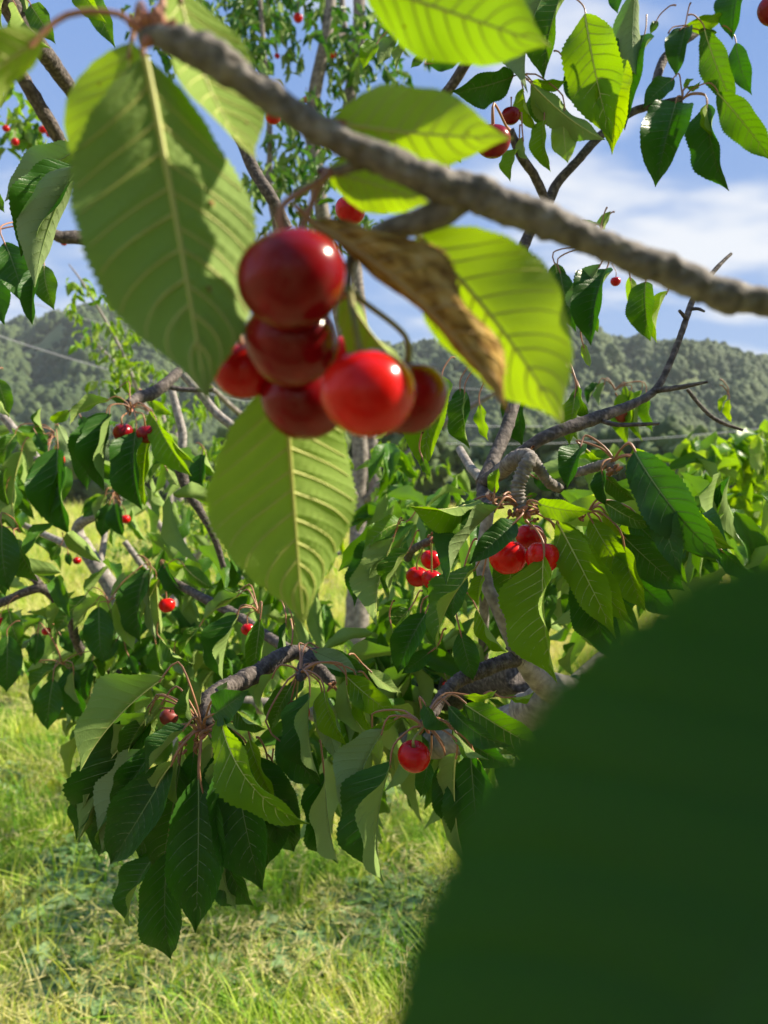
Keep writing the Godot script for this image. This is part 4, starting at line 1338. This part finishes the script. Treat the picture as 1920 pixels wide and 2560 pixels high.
	leaves(t, "Z2", [
		[1252, 340, 1118, 468, 0.77, 0.0, 20, 0, 0, 1.6],
		[1300, 120, 1262, 332, 0.8, 0.0, 5, 1, 4, 1.5],
		[1180, 90, 1150, 150, 0.8, 0.0, 5, 0, 1, 1.8],
		[1305, 110, 1465, 60, 0.8, 0.0, 30, 3, 2, 1.2],
		[1540, -70, 1505, 172, 0.8, 0.0, 10, 1, 0, 1.3],
		[1360, 130, 1440, 140, 0.8, 0.0, 10, 1, 1, 1.5],
		[1385, 130, 1527, 485, 0.78, 0.0, 16, 0, 1, 0.85],
		[1520, 185, 1590, 412, 0.8, 0.0, 10, 0, 0, 0.95],
		[1440, 400, 1680, 700, 0.77, 0.0, 14, 0, 1, 0.95],
		[1262, 440, 1172, 808, 0.76, 0.0, -8, 1, 0, 1.35],
		[1395, 450, 1490, 825, 0.76, 0.0, 14, 1, 0, 0.95],
		[1392, 450, 1432, 600, 0.75, 0.0, -40, 2, 3, 0.8],
		[1310, 380, 1368, 350, 0.77, 0.0, 30, 1, 2, 1.2],
		[1300, 385, 1340, 340, 0.77, 0.0, 30, 1, 2, 1.2],
		[940, 990, 980, 910, 0.75, 0.0, 160, 1, 1, 1.5],
		[920, 970, 850, 950, 0.76, 0.0, 10, 1, 0, 1.3],
	], Q("Z2", 1290, 430, 0.77))
	leaves(t, "H", [
		[1200, 240, 1060, 450, 0.85, 0.0, 150, 0, 4, 1.2],
		[1290, 260, 1190, 500, 0.85, 0.0, 120, 1, 1, 0.9],
		[1380, 390, 1290, 470, 0.86, 0.0, 10, 0, 1, 1.8],
		[1480, 230, 1520, 400, 0.86, 0.0, 10, 0, 1, 1.5],
		[1420, 440, 1640, 400, 0.84, 0.0, -20, 0, 4, 1.2],
		[1060, 300, 960, 480, 0.88, 0.0, 10, 1, 2, 1.4],
		[1560, 1000, 1560, 1180, 0.8, 0.0, 30, 1, 0, 1.2],
		[1650, 980, 1640, 1130, 0.8, 0.0, 30, 1, 1, 1.2],
	], Q("H", 1410, 400, 0.85))

	# ---- the left side
	leaves(t, "F", [
		[755, 165, 480, 340, 0.94, -0.02, 130, 3, 1, 1.1],
		[760, 260, 720, 800, 0.93, 0.0, 22, 2, 0, 1.35],
		[740, 255, 600, 790, 0.94, 0.0, 10, 1, 0, 1.0],
		[940, 385, 985, 930, 0.92, 0.0, 10, 1, 0, 1.2],
		[1050, 330, 1000, 900, 0.95, 0.0, -30, 1, 2, 1.2],
		[1080, 310, 1325, 695, 0.92, -0.01, -30, 1, 2, 0.95],
		[1030, 250, 1340, 600, 0.95, 0.0, 20, 1, 2, 0.9],
		[480, 240, 340, 300, 0.95, 0.0, 20, 3, 2, 1.3],
		[560, 280, 640, 420, 0.98, 0.0, 10, 0, 0, 1.6],
		[830, 80, 770, 110, 0.97, 0.0, 20, 1, 1, 1.6],
		[880, 190, 760, 80, 0.97, 0.0, 20, 1, 1, 1.0],
		[1040, 170, 1190, 270, 1.05, 0.0, 20, 0, 2, 1.2],
		[890, 120, 870, 20, 1.0, 0.0, 20, 1, 2, 1.2],
	], Q("F", 905, 225, 0.95))
	leaves(t, "F", [
		[300, 380, 285, 215, 1.08, 0.0, 40, 2, 1, 1.2],
		[330, 560, 290, 985, 1.06, 0.0, 6, 0, 0, 1.35],
		[395, 330, 590, 640, 1.08, 0.0, 150, 4, 4, 0.9],
		[400, 500, 480, 1100, 1.05, 0.0, 12, 1, 0, 1.25],
		[250, 390, 330, 540, 1.07, 0.0, 10, 0, 0, 1.4],
		[110, 400, 20, 620, 1.08, 0.0, 20, 3, 1, 1.2],
		[150, 520, 100, 1060, 1.1, 0.0, 140, 1, 1, 0.9],
		[30, 620, 60, 900, 1.1, 0.0, 10, 1, 1, 1.1],
		[-20, 20, 60, 290, 1.0, 0.0, 10, 0, 1, 1.3],
		[-60, 40, 70, 280, 0.98, 0.0, 140, 1, 1, 0.8],
		[40, 800, 30, 1000, 1.1, 0.0, 160, 1, 2, 0.9],
	], Q("F", 385, 400, 1.09))
	leaves(t, "F", [
		[720, 840, 570, 980, 1.2, 0.0, 20, 0, 0, 1.3],
		[730, 820, 670, 1010, 1.19, 0.0, 150, 1, 1, 1.0],
		[790, 880, 850, 1110, 1.18, 0.0, -20, 1, 0, 1.2],
		[760, 880, 700, 1120, 1.2, 0.0, 5, 0, 0, 1.3],
		[880, 760, 920, 870, 1.2, 0.0, 150, 0, 1, 1.2],
		[720, 830, 560, 960, 1.22, 0.0, 150, 3, 2, 0.9],
		[1160, 500, 1180, 640, 1.15, 0.0, 10, 0, 0, 1.5],
		[1400, 540, 1430, 900, 1.1, 0.0, 10, 1, 0, 1.0],
		[1420, 530, 1520, 700, 1.1, 0.0, 40, 1, 1, 1.2],
		[1150, 640, 1230, 760, 1.1, 0.0, 160, 0, 1, 1.4],
	], Q("F", 820, 830, 1.22))
	leaves(t, "G", [
		[540, 385, 560, 700, 1.0, -0.01, 8, 0, 0, 1.4],
		[470, 325, 310, 530, 1.02, 0.0, 25, 3, 1, 1.0],
		[540, 340, 400, 520, 1.0, 0.0, 140, 1, 1, 0.9],
		[630, 350, 730, 630, 1.0, -0.01, 160, 8, 2, 1.1],
		[800, 180, 770, 590, 1.0, 0.0, 18, 1, 0, 1.0],
		[820, 180, 850, 560, 0.99, 0.0, 165, 2, 4, 0.9],
		[850, 220, 880, 540, 1.01, 0.0, 165, 2, 1, 0.9],
		[740, 200, 600, 330, 1.02, 0.0, 160, 1, 1, 0.9],
		[600, 400, 660, 540, 1.03, 0.0, 20, 0, 1, 1.2],
		[700, 650, 750, 760, 1.02, 0.0, 10, 0, 0, 2.0],
		[640, 560, 560, 690, 1.05, 0.0, 10, 0, 0, 1.2],
		[850, 590, 900, 760, 1.05, 0.0, 20, 1, 1, 1.4],
	], Q("G", 595, 365, 1.0))
	leaves(t, "G", [
		[1000, 160, 1172, 290, 0.98, 0.0, 15, 8, 1, 1.1],
		[890, 150, 1010, 330, 0.99, 0.0, 10, 1, 0, 1.2],
		[900, 140, 1020, 160, 1.0, 0.0, 40, 3, 2, 1.2],
		[870, 230, 760, 470, 1.0, 0.0, 150, 2, 2, 0.6],
	], Q("G", 880, 205, 0.99))
	leaves(t, "G", [
		[1300, 430, 1215, 790, 0.72, 0.0, 30, 2, 0, 1.4],
		[1295, 425, 1110, 700, 0.73, 0.0, -150, 2, 1, 0.9],
		[1420, 450, 1380, 780, 0.7, 0.0, 14, 5, 1, 1.15],
		[1310, 320, 1100, 460, 0.75, 0.0, 140, 1, 1, 0.9],
		[1310, 300, 1150, 400, 0.76, 0.0, 20, 1, 1, 1.0],
		[1560, 470, 1590, 700, 0.68, 0.0, 20, 2, 4, 0.8],
		[1590, 590, 1575, 700, 0.62, 0.0, 10, 1, 4, 1.0],
		[1600, 470, 1650, 620, 0.7, 0.0, 150, 1, 2, 1.0],
		[1370, 380, 1300, 420, 0.75, 0.0, 150, 0, 4, 1.4],
		[960, 660, 1000, 760, 0.95, 0.0, 160, 0, 4, 1.4],
		[1090, 490, 980, 650, 0.9, 0.0, 20, 1, 1, 0.9],
		[880, 560, 1060, 700, 0.9, 0.0, 30, 1, 1, 0.9],
	], Q("G", 1410, 420, 0.74))
	leaves(t, "G", [
		[50, 410, 120, 620, 1.0, 0.0, 10, 0, 1, 1.4],
		[40, 540, 35, 855, 0.98, 0.0, 5, 0, 0, 1.9],
		[210, 530, 190, 710, 1.0, 0.0, 10, 0, 0, 1.3],
		[200, 530, 60, 610, 1.0, 0.0, 150, 3, 4, 0.8],
		[330, 540, 400, 640, 1.05, 0.0, 10, 0, 0, 1.7],
		[310, 540, 320, 640, 1.05, 0.0, 150, 1, 1, 1.3],
		[310, 710, 160, 895, 0.98, 0.0, 40, 1, 1, 0.9],
		[290, 780, 260, 1062, 0.95, 0.0, 6, 0, 0, 1.3],
		[390, 720, 470, 690, 1.0, 0.0, 150, 3, 1, 1.0],
		[380, 720, 470, 1000, 1.0, 0.0, 10, 1, 0, 1.2],
		[400, 740, 440, 920, 0.98, 0.0, 130, 2, 1, 0.9],
		[500, 680, 470, 900, 1.02, 0.0, 10, 1, 0, 1.2],
		[230, 690, 320, 690, 1.0, 0.0, 20, 1, 1, 1.0],
	], Q("G", 340, 700, 1.0))
	leaves(t, "G", [
		[10, -60, 50, 300, 0.9, 0.0, 5, 0, 0, 1.6],
		[90, 20, 210, 250, 0.92, 0.0, 20, 1, 1, 1.2],
		[330, 50, 280, 140, 1.1, 0.0, 10, 0, 1, 1.8],
		[370, 90, 385, 165, 1.1, 0.0, 10, 0, 0, 1.6],
		[-30, 20, 30, 330, 0.92, 0.0, 10, 0, 0, 1.3],
	], Q("G", 110, -20, 0.95))
	# small leaves filling the depth between the clusters
	var fill := Crown.new()
	for s in [["G", 620, 640, 120, 80, 1.2, 9], ["G", 960, 620, 120, 90, 1.3, 10], ["G", 1000, 480, 90, 60, 1.4, 7], ["C", 560, 150, 120, 60, 1.0, 7], ["C", 700, 100, 90, 60, 1.1, 6], ["Z6", 100, 500, 80, 90, 1.0, 8], ["Z6", 60, 640, 60, 60, 0.9, 6], ["Z6", 200, 640, 50, 60, 1.0, 5], ["D", 330, 420, 110, 80, 1.2, 7], ["G", 130, 420, 110, 60, 1.4, 7], ["F", 60, 760, 80, 120, 1.4, 7], ["C", 400, 560, 90, 90, 0.85, 5], ["C", 1150, 560, 90, 60, 0.8, 4], ["E", 1000, 560, 110, 110, 0.62, 5], ["D", 200, 900, 130, 140, 1.3, 12], ["D", 420, 300, 120, 90, 1.5, 9], ["C", 800, 180, 120, 70, 1.2, 10], ["G", 300, 620, 160, 90, 1.4, 10], ["G", 760, 480, 160, 90, 1.5, 12], ["G", 1250, 560, 120, 90, 1.2, 8], ["E", 1250, 430, 90, 90, 0.8, 8], ["D", 1550, 800, 100, 100, 0.8, 6], ["Z4", 60, 900, 60, 60, 1.4, 6]]:
		for i in s[6]:
			spray(fill, Q(s[0], s[1] + rng.randfn() * s[3], s[2] + rng.randfn() * s[4], s[5] * rng.randf_range(0.92, 1.1)), 2, 0.085, 0.012)
	for q in [[0, 900, 480, 1480, 0.95, 1.8, 62], [300, 1150, 620, 1480, 1.1, 1.8, 45], [480, 1180, 900, 1500, 1.1, 2.0, 45], [740, 1020, 1260, 1580, 0.8, 1.6, 90], [1250, 980, 1640, 1240, 0.7, 1.5, 50], [640, 1480, 1120, 1680, 0.75, 1.2, 40], [180, 1440, 480, 1600, 0.8, 1.3, 22]]:
		for i in q[6]:
			spray(fill, Q("V", rng.randf_range(q[0], q[2]), rng.randf_range(q[1], q[3]), rng.randf_range(q[4], q[5])), 2, 0.088, 0.012)
	var have := 0
	for k in t.get_children():
		have += int(String(k.name).begins_with("leaf"))
	settle(fill, t, maxi(0, 300 - have), [1, 2, 0])

	# the crown goes on outside the frame, up to the right, and shades the lower clusters
	var sd := sun_dir
	var over := Crown.new()
	bark("limb", t, [Vector3(0.6, 0.9, -0.96), Vector3(0.95, 1.6, -1.1), Vector3(0.98, 2.2, -1.2), Vector3(0.8, 2.6, -1.25)], [0.05, 0.035, 0.025, 0.012], gy, 12, 0.1)
	for q in [[420, 2060, 0.5], [560, 2190, 0.5], [330, 2130, 0.5], [1180, 2100, 0.5], [1090, 2060, 0.5], [250, 2300, 2.2]]:
		for i in 6:
			spray(over, P(q[0], q[1], q[2]) + sd * rng.randf_range(1.35, 1.75) + Vector3(rng.randfn(), rng.randfn(), rng.randfn()) * 0.04, 2, 0.1, 0.02)
	settle(over, t, 0, [0])

	# ---- cherries of this tree
	var g := "cherries of the near tree"
	cherry("D", 1135, 757, 128, 0.475, M.cherry_bright, "bright red cherry partly behind a grey green leaf, left of the sharp trio", g, s4, 0.1)
	cherry("D", 1372, 757, 122, 0.46, M.cherry_bright, "bright red cherry behind a hanging leaf tip, right of the sharp trio", g, Q("D", 1255, 500, 0.465), -0.1)
	cherry("D", 1285, 612, 98, 0.50, M.cherry_red, "red cherry topmost and rearmost of the sharp trio", g, Q("D", 1340, 490, 0.49), 0.0)
	cherry("D", 505, 890, 76, 0.73, M.cherry_red, "red cherry lowest at the left of the small trio beside the trunk", g, Q("D", 545, 690, 0.72), 0.0, M.green_stem)
	cherry("D", 600, 772, 73, 0.75, M.cherry_red, "red cherry topmost of the small trio beside the trunk", g, Q("D", 600, 660, 0.74), 0.0, M.green_stem)
	cherry("D", 605, 908, 72, 0.715, M.cherry_red, "red cherry cut by a dark leaf, right of the small trio", g, Q("D", 605, 660, 0.71), 0.0, M.green_stem)
	cherry("C", 863, 672, 97, 0.485, M.cherry_red, "single glossy red cherry hanging alone at the bottom centre", g, Q("C", 915, 500, 0.495), 0.02, M.green_stem)
	cherry("C", 190, 418, 75, 0.57, M.cherry_red, "red cherry half hidden by an upright leaf left of the lone cherry", g, Q("C", 200, 200, 0.565), 0.0, M.green_stem)
	cherry("A", 725, 370, 62, 0.52, M.withered, "withered brown red cherry among the drooping leaf cluster", g, Q("A", 790, 280, 0.52), -0.3)
	cherry("F", 850, 392, 72, 0.93, M.cherry_dark, "dark red cherry left of the touching pair at the left", g, Q("F", 885, 245, 0.95), 0.0)
	cherry("F", 1012, 402, 70, 0.92, M.cherry_dark, "dark red cherry right of the touching pair at the left", g, Q("F", 930, 245, 0.95), 0.1)
	cherry("F", 885, 655, 56, 1.1, M.cherry_red, "red cherry behind leaves below the touching pair", g, Q("F", 900, 420, 1.1))
	cherry("F", 868, 990, 34, 1.3, M.cherry_bright, "tiny bright red cherry beside a leaf stem at the left", g, Q("F", 815, 860, 1.28))
	cherry("F", 385, 580, 60, 1.12, M.cherry_red, "red cherry behind a dark leaf under dry bud scales", g, Q("F", 400, 450, 1.1))
	cherry("F", 370, 700, 40, 1.14, M.cherry_dark, "dark red cherry hidden low behind two dark leaves", g, Q("F", 385, 480, 1.12))
	cherry("G", 910, 378, 44, 1.0, M.cherry_bright, "heart shaped bright red cherry alone in the left middle", g, Q("G", 870, 225, 0.99), 0.1)
	cherry("G", 1352, 510, 36, 0.78, M.cherry_red, "red cherry squeezed between leaves left of the big pale leaf tip", g, Q("G", 1400, 400, 0.76))
	cherry("G", 420, 135, 22, 1.3, M.cherry_red, "small red cherry beside a small leaf under the grey limb", g, Q("G", 390, 60, 1.3))
	cherry("G", 2, 468, 26, 1.05, M.cherry_red, "small red cherry at the left picture edge", g, Q("G", 30, 380, 1.05))
	cherry("G", 252, 520, 24, 1.1, M.cherry_red, "small red cherry among leaves at the lower left", g, Q("G", 250, 460, 1.1))
	cherry("Z2", 548, 500, 40, 0.7, M.cherry_dark, "oval dark cherry hanging under a leaf with holes", g, Q("Z2", 550, 420, 0.7))
	cherry("Z2", 470, 610, 75, 0.56, M.cherry_dark, "large dark cherry below the bright translucent leaf", g, Q("Z2", 540, 560, 0.6))
	cherry("Z2", 1680, 45, 64, 0.6, M.cherry_dark, "dark cherry cut by the upper right picture corner", g)
	cherry("Z4", 1025, 690, 36, 1.0, M.withered, "dull red cherry hanging before the wooded hill", g, Q("Z4", 1000, 590, 1.0))
	cherry("Z4", 1000, 110, 22, 0.8, M.cherry_red, "red cherry peeping out beside a leaf below the blurred branch", g, Q("Z4", 985, 30, 0.8))
	cherry("V", 757, 455, 33, 0.7, M.cherry_red, "dark red cherry just above the curled brown leaf", g, Q("V", 765, 400, 0.7))
	cherry("V", 590, 252, 17, 1.2, M.cherry_red, "small red cherry peeping over the blurred branch", g)
	cherry("C", 1050, 262, 24, 0.85, M.cherry_red, "small red cherry behind the ringed grey spur", g, Q("C", 1040, 190, 0.86))
	cherry("C", 855, 400, 22, 0.9, M.cherry_red, "small red cherry above the lone glossy cherry", g, Q("C", 870, 330, 0.9))


func left_branch() -> void:
	var t := thing("cherry_branch", "dark cherry branch with hanging leaves slanting down at the upper left", "branch", Q("Z1", 160, 300, 0.75))
	bark("limb", t, [Q("Z1", -60, -80, 0.7), Q("Z1", 40, 20, 0.72), Q("Z1", 110, 140, 0.74), Q("Z1", 200, 240, 0.78), Q("Z1", 330, 420, 0.85)], [0.0105, 0.0105, 0.01, 0.009, 0.008], M.dark_bark, 13, 0.14)
	bark("limb", t, [Q("Z1", 30, 200, 0.8), Q("Z1", 90, 320, 0.8), Q("Z1", 160, 440, 0.82), Q("Z1", 220, 540, 0.84), Q("Z1", 300, 680, 0.88), Q("Z1", 420, 900, 0.95)], [0.006, 0.0068, 0.0075, 0.0075, 0.007, 0.006], M.dark_bark, 12, 0.16, 0.06, 0.005)
	bark("twig", t, [Q("Z1", 420, 1040, 0.95), Q("Z1", 330, 1025, 0.93), Q("Z1", 250, 1020, 0.92), Q("Z1", 180, 960, 0.9)], [0.008, 0.008, 0.007, 0.004], M.dark_bark, 10, 0.18)
	bark("twig", t, [Q("Z1", 700, 60, 0.9), Q("Z1", 880, 320, 0.9), Q("Z1", 980, 470, 0.9), Q("Z1", 1040, 600, 0.9), Q("Z1", 1100, 740, 0.9), Q("Z1", 1170, 850, 0.9), Q("Z1", 1240, 990, 0.92)], [0.004, 0.005, 0.0055, 0.0068, 0.0072, 0.0072, 0.0072], M.dark_bark, 10, 0.1)
	var s := Q("Z1", 330, 715, 0.7)
	leaves(t, "Z1", [
		[330, 720, 150, 1240, 0.62, 0.0, 150, 5, 4, 1.15],
		[320, 715, 90, 1110, 0.64, 0.0, 14, 1, 0, 1.2],
		[345, 640, 20, 870, 0.68, 0.0, 150, 1, 4, 0.9],
		[350, 650, 120, 810, 0.7, 0.0, 160, 8, 1, 0.9],
		[300, 700, 250, 760, 0.72, 0.0, 0, 0, 1, 1.3],
	], s)
	leaves(t, "Z1", [
		[130, 20, 240, 190, 0.7, 0.0, 12, 0, 1, 1.5],
		[60, 10, 220, 210, 0.68, 0.0, 40, 2, 2, 0.9],
		[340, -60, 460, 100, 0.7, 0.0, 15, 1, 2, 1.1],
		[380, -40, 500, 210, 0.72, 0.0, 12, 0, 1, 0.9],
		[100, -60, 120, 60, 0.72, 0.0, 160, 1, 1, 1.2],
		[20, -20, 10, 130, 0.66, 0.0, 30, 1, 2, 1.0],
		[130, 190, 150, 260, 0.78, 0.0, 10, 0, 1, 1.5],
		[20, 300, 10, 420, 0.85, 0.0, 20, 1, 1, 1.3],
		[-20, 830, 20, 920, 0.7, 0.0, 20, 0, 1, 1.2],
	], Q("Z1", 60, -10, 0.7))
	leaves(t, "Z3", [
		[-60, -20, 20, 300, 0.7, 0.0, 10, 0, 0, 1.4],
		[20, -60, 110, 220, 0.68, 0.0, 5, 0, 0, 1.3],
		[190, 40, 235, 235, 0.75, 0.0, 15, 0, 1, 1.5],
		[150, 60, 140, 300, 0.66, 0.0, 5, 1, 4, 1.0],
	], Q("Z1", 120, 1000, 0.72))
	var c := Crown.new()
	for q in [[20, 470, 20, 60, 4], [60, 530, 40, 30, 4], [140, 560, 30, 30, 3], [190, 490, 20, 40, 3]]:
		for i in q[4]:
			spray(c, Q("Z1", q[0] + rng.randfn() * q[2], q[1] + rng.randfn() * q[3], 2.6), 4, 0.08, 0.03)
	settle(c, t, 300, [1, 2])
	for k in [[25, 555, 15, 2.4, "leftmost of the small cherries under the upper left branch"], [65, 613, 17, 2.3, "small red cherry lowest of those hanging against the sky at upper left"], [185, 560, 17, 2.4, "left one of two small cherries beside the slanting upper left branch"], [212, 580, 14, 2.5, "right one of two small cherries beside the slanting upper left branch"], [275, 1047, 15, 1.4, "small red cherry under a dark twig stub left of the big shaded leaf"]]:
		cherry("Z1", k[0], k[1], k[2], k[3], M.cherry_red, k[4], "cherries of the upper left branch")


func near_branch() -> void:
	var t := thing("cherry_branch", "out of focus cherry branch close to the lens, crossing to the right", "branch", Q("V", 950, 400, 0.18))
	var at := func(x, y, d): return Q("V", x, y, d)
	var px := 1.0 / 0.864 / FPX * 0.18
	var up := eye.basis.y
	bark("limb", t, [at.call(300, 75, 0.17), at.call(350, 80, 0.17), at.call(400, 98, 0.171), at.call(470, 130, 0.172), at.call(560, 195, 0.174), at.call(700, 285, 0.176), at.call(850, 355, 0.178), at.call(950, 398, 0.18), at.call(1040, 425, 0.181), at.call(1200, 485, 0.183), at.call(1330, 540, 0.185), at.call(1480, 600, 0.187), at.call(1580, 640, 0.188), at.call(1750, 670, 0.19)],
[px * 12, px * 24, px * 33, px * 36, px * 30, px * 28, px * 33, px * 40, px * 38, px * 34, px * 33, px * 35, px * 35, px * 30], M.twig_bark, 24, 0.34, 0.0, 0.0011,
		[[at.call(1035, 400, 0.18), px * 24, px * 26, up], [at.call(590, 205, 0.174), px * 20, px * 14, up], [at.call(1580, 655, 0.188), px * 26, px * 16, -up], [at.call(440, 110, 0.172), px * 22, px * 14, up], [at.call(870, 335, 0.178), px * 16, px * 12, up], [at.call(1340, 510, 0.185), px * 22, px * 14, up], [at.call(500, 140, 0.172), px * 18, px * 16, -up], [at.call(760, 330, 0.177), px * 18, px * 14, -up], [at.call(1180, 490, 0.183), px * 20, px * 12, -up], [at.call(1440, 590, 0.186), px * 16, px * 12, up], [at.call(395, 90, 0.171), px * 14, px * 14, up]])
	bark("spur", t, [at.call(1010, 420, 0.182), at.call(950, 462, 0.185), at.call(890, 482, 0.187), at.call(820, 500, 0.188), at.call(760, 560, 0.188), at.call(752, 625, 0.188)], [px * 34, px * 32, px * 27, px * 18, px * 12, px * 9], M.twig_bark, 14, 0.2, 0.06, 0.0015)
	bark("spur", t, [at.call(800, 345, 0.18), at.call(745, 365, 0.182), at.call(715, 372, 0.183)], [px * 16, px * 11, px * 9], M.twig_bark, 10, 0.2)
	# swollen buds at the tip
	for b in [[300, 20, 330, 62, 16], [340, 10, 335, 62, 14], [352, 25, 338, 70, 15], [270, 40, 320, 75, 12], [308, 100, 330, 80, 12], [380, 40, 350, 80, 11]]:
		var acc := Acc.new()
		var p0: Vector3 = at.call(b[2], b[3], 0.17)
		var p1: Vector3 = at.call(b[0], b[1], 0.168)
		acc.tube(PackedVector3Array([p0, p0.lerp(p1, 0.3), p0.lerp(p1, 0.65), p0.lerp(p1, 0.9), p1]), PackedFloat32Array([px * b[4] * 0.6, px * b[4], px * b[4] * 0.9, px * b[4] * 0.45, px * 1.0]), 9)
		part("bud", acc.mesh(M.bud), t)
	var tip: Vector3 = at.call(320, 78, 0.17)
	# leaves
	var l := func(bx, by, tx, ty, d, dd, roll, kind, tone, wide, from, more):
		return make_leaf(t, at.call(bx, by, d), at.call(tx, ty, d + dd), roll, kind, tone, wide, from, true, more)
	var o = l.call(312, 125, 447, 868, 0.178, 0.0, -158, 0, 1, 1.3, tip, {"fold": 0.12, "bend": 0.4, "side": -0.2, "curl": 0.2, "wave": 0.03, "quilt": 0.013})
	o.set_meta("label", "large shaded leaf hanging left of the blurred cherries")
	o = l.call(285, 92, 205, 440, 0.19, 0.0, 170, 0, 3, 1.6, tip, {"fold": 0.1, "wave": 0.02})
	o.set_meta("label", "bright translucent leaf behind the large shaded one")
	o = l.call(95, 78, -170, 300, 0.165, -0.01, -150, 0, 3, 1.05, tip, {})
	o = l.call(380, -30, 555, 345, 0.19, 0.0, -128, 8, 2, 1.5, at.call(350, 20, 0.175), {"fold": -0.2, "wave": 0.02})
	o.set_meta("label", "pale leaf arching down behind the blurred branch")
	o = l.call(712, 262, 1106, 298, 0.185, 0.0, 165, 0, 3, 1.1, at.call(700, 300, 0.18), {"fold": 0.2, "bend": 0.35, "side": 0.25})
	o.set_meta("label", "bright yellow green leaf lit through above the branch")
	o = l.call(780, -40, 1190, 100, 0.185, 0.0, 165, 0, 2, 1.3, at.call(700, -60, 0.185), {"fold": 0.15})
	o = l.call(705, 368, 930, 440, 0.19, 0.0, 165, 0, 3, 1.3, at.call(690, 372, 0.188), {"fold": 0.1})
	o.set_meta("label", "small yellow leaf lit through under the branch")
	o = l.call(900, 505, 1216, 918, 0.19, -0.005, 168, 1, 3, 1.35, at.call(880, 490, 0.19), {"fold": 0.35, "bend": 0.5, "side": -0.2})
	o.set_meta("label", "bright leaf hanging right of the curled brown leaf")
	o = l.call(612, 815, 655, 1352, 0.222, 0.026, -152, 0, 2, 1.5, at.call(740, 640, 0.19), {"fold": 0.15, "bend": 0.2, "side": -0.1, "curl": 0.1, "wave": 0.03, "quilt": 0.014})
	o.set_meta("label", "pale veined leaf hanging below the blurred cherries")
	o = l.call(745, 635, 925, 830, 0.205, 0.0, -140, 1, 2, 1.2, at.call(750, 620, 0.19), {})
	o = l.call(672, 478, 1098, 892, 0.178, -0.008, 148, 5, 5, 0.85, at.call(752, 600, 0.188), {"fold": 0.3, "curl": 1.7, "wave": 0.08, "bend": 0.5, "side": -0.3, "tooth": 0.012})
	o.name = "dried_leaf"
	o.set_meta("label", "curled dry brown leaf")

	var g := "blurred cherries close to the lens"
	var fork: Vector3 = at.call(752, 622, 0.188)
	cherry("V", 630, 606, 115, 0.172, M.cherry_dark, "big dark red blurred cherry topmost of the close cluster", g, at.call(712, 372, 0.183), 0.15)
	cherry("V", 628, 742, 103, 0.190, M.cherry_dark, "blurred cherry directly under the topmost one of the close cluster", g, at.call(690, 392, 0.19), 0.0)
	cherry("V", 527, 800, 66, 0.205, M.cherry_red, "small red blurred cherry at the left of the close cluster", g, fork)
	cherry("V", 658, 866, 92, 0.208, M.cherry_dark, "dark blurred cherry lowest of the close cluster", g, fork)
	cherry("V", 797, 850, 102, 0.176, M.cherry_bright, "bright red round blurred cherry at the front of the close cluster", g, fork, 0.2, M.green_stem)
	cherry("V", 876, 858, 88, 0.198, M.cherry_dark, "dark cherry peeping out right behind the bright round one", g, fork, 0.0, M.green_stem)
	cherry("V", 752, 780, 58, 0.222, M.cherry_bright, "bright red cherry wedged at the back of the close cluster", g, fork, 0.0, M.green_stem)


func near_twig() -> void:
	var t := thing("cherry_twig", "dark shaded leaves almost touching the lens at the lower right", "twig", Q("V", 2050, 1200, 0.075))
	var at := func(x, y, d): return Q("V", x, y, d)
	bark("stem", t, [at.call(2500, 700, 0.085), at.call(2250, 950, 0.08), at.call(2080, 1130, 0.076)], [0.0016, 0.0014, 0.001], M.twig_bark, 10)
	make_leaf(t, at.call(2440, 1130, 0.05), at.call(690, 3160, 0.047), -6, 0, 0, 1.15, at.call(2400, 850, 0.08), true, {"fold": 0.08, "wave": 0.01, "side": 0.0, "bend": 0.2, "tooth": 0.004})
	make_leaf(t, at.call(2530, 1200, 0.06), at.call(1010, 3140, 0.056), -8, 0, 0, 1.25, at.call(2400, 850, 0.08), true, {"fold": 0.08, "wave": 0.01, "side": 0.0, "bend": 0.2, "tooth": 0.004})
	# more leaves of the twig, up towards the sun and out of the frame
	for i in 22:
		var c0: Vector3 = at.call(rng.randf_range(1150, 1900), rng.randf_range(1350, 2300), 0.07)
		var m := c0 + sun_dir * rng.randf_range(0.07, 0.2) + Vector3(rng.randf_range(-0.012, 0.03), rng.randf_range(-0.03, 0.03), rng.randf_range(-0.03, 0.03))
		var q := eye.affine_inverse() * m
		m += eye.basis.x * maxf(0.0, 0.06 + 0.56 * absf(q.z) - q.x)
		var hang := Vector3(-0.3 + rng.randf_range(-0.3, 0.3), -0.8, 0.2 + rng.randf_range(-0.4, 0.4)).normalized() * 0.045
		make_leaf(t, m - hang, m + hang, rng.randf_range(-20, 20), 0, 0, 1.2, m - hang + Vector3(0.02, 0.015, 0.0))
	# the bush of leaves in which the camera is held goes on behind it
	var c := Crown.new()
	for i in 520:
		spray(c, Vector3(rng.randf_range(-0.8, 0.8), rng.randf_range(0.15, 2.3), rng.randf_range(0.1, 0.45)), 2, 0.12, 0.02)
	for i in 300:
		var q := Vector3(rng.randf_range(0.16, 0.8), rng.randf_range(0.9, 2.3), rng.randf_range(-0.05, 0.5))
		spray(c, q + Vector3(0.56 * maxf(0.0, -q.z), 0, 0), 2, 0.11, 0.015)
	bark("stem", t, [at.call(2500, 700, 0.085), Vector3(0.2, 1.6, 0.1), Vector3(0.3, 1.4, 0.3), Vector3(0.35, 0.7, 0.4), Vector3(0.35, -0.05, 0.4)], [0.0016, 0.004, 0.012, 0.03, 0.04], M.grey_bark, 10)
	settle(c, t, 0, [0])
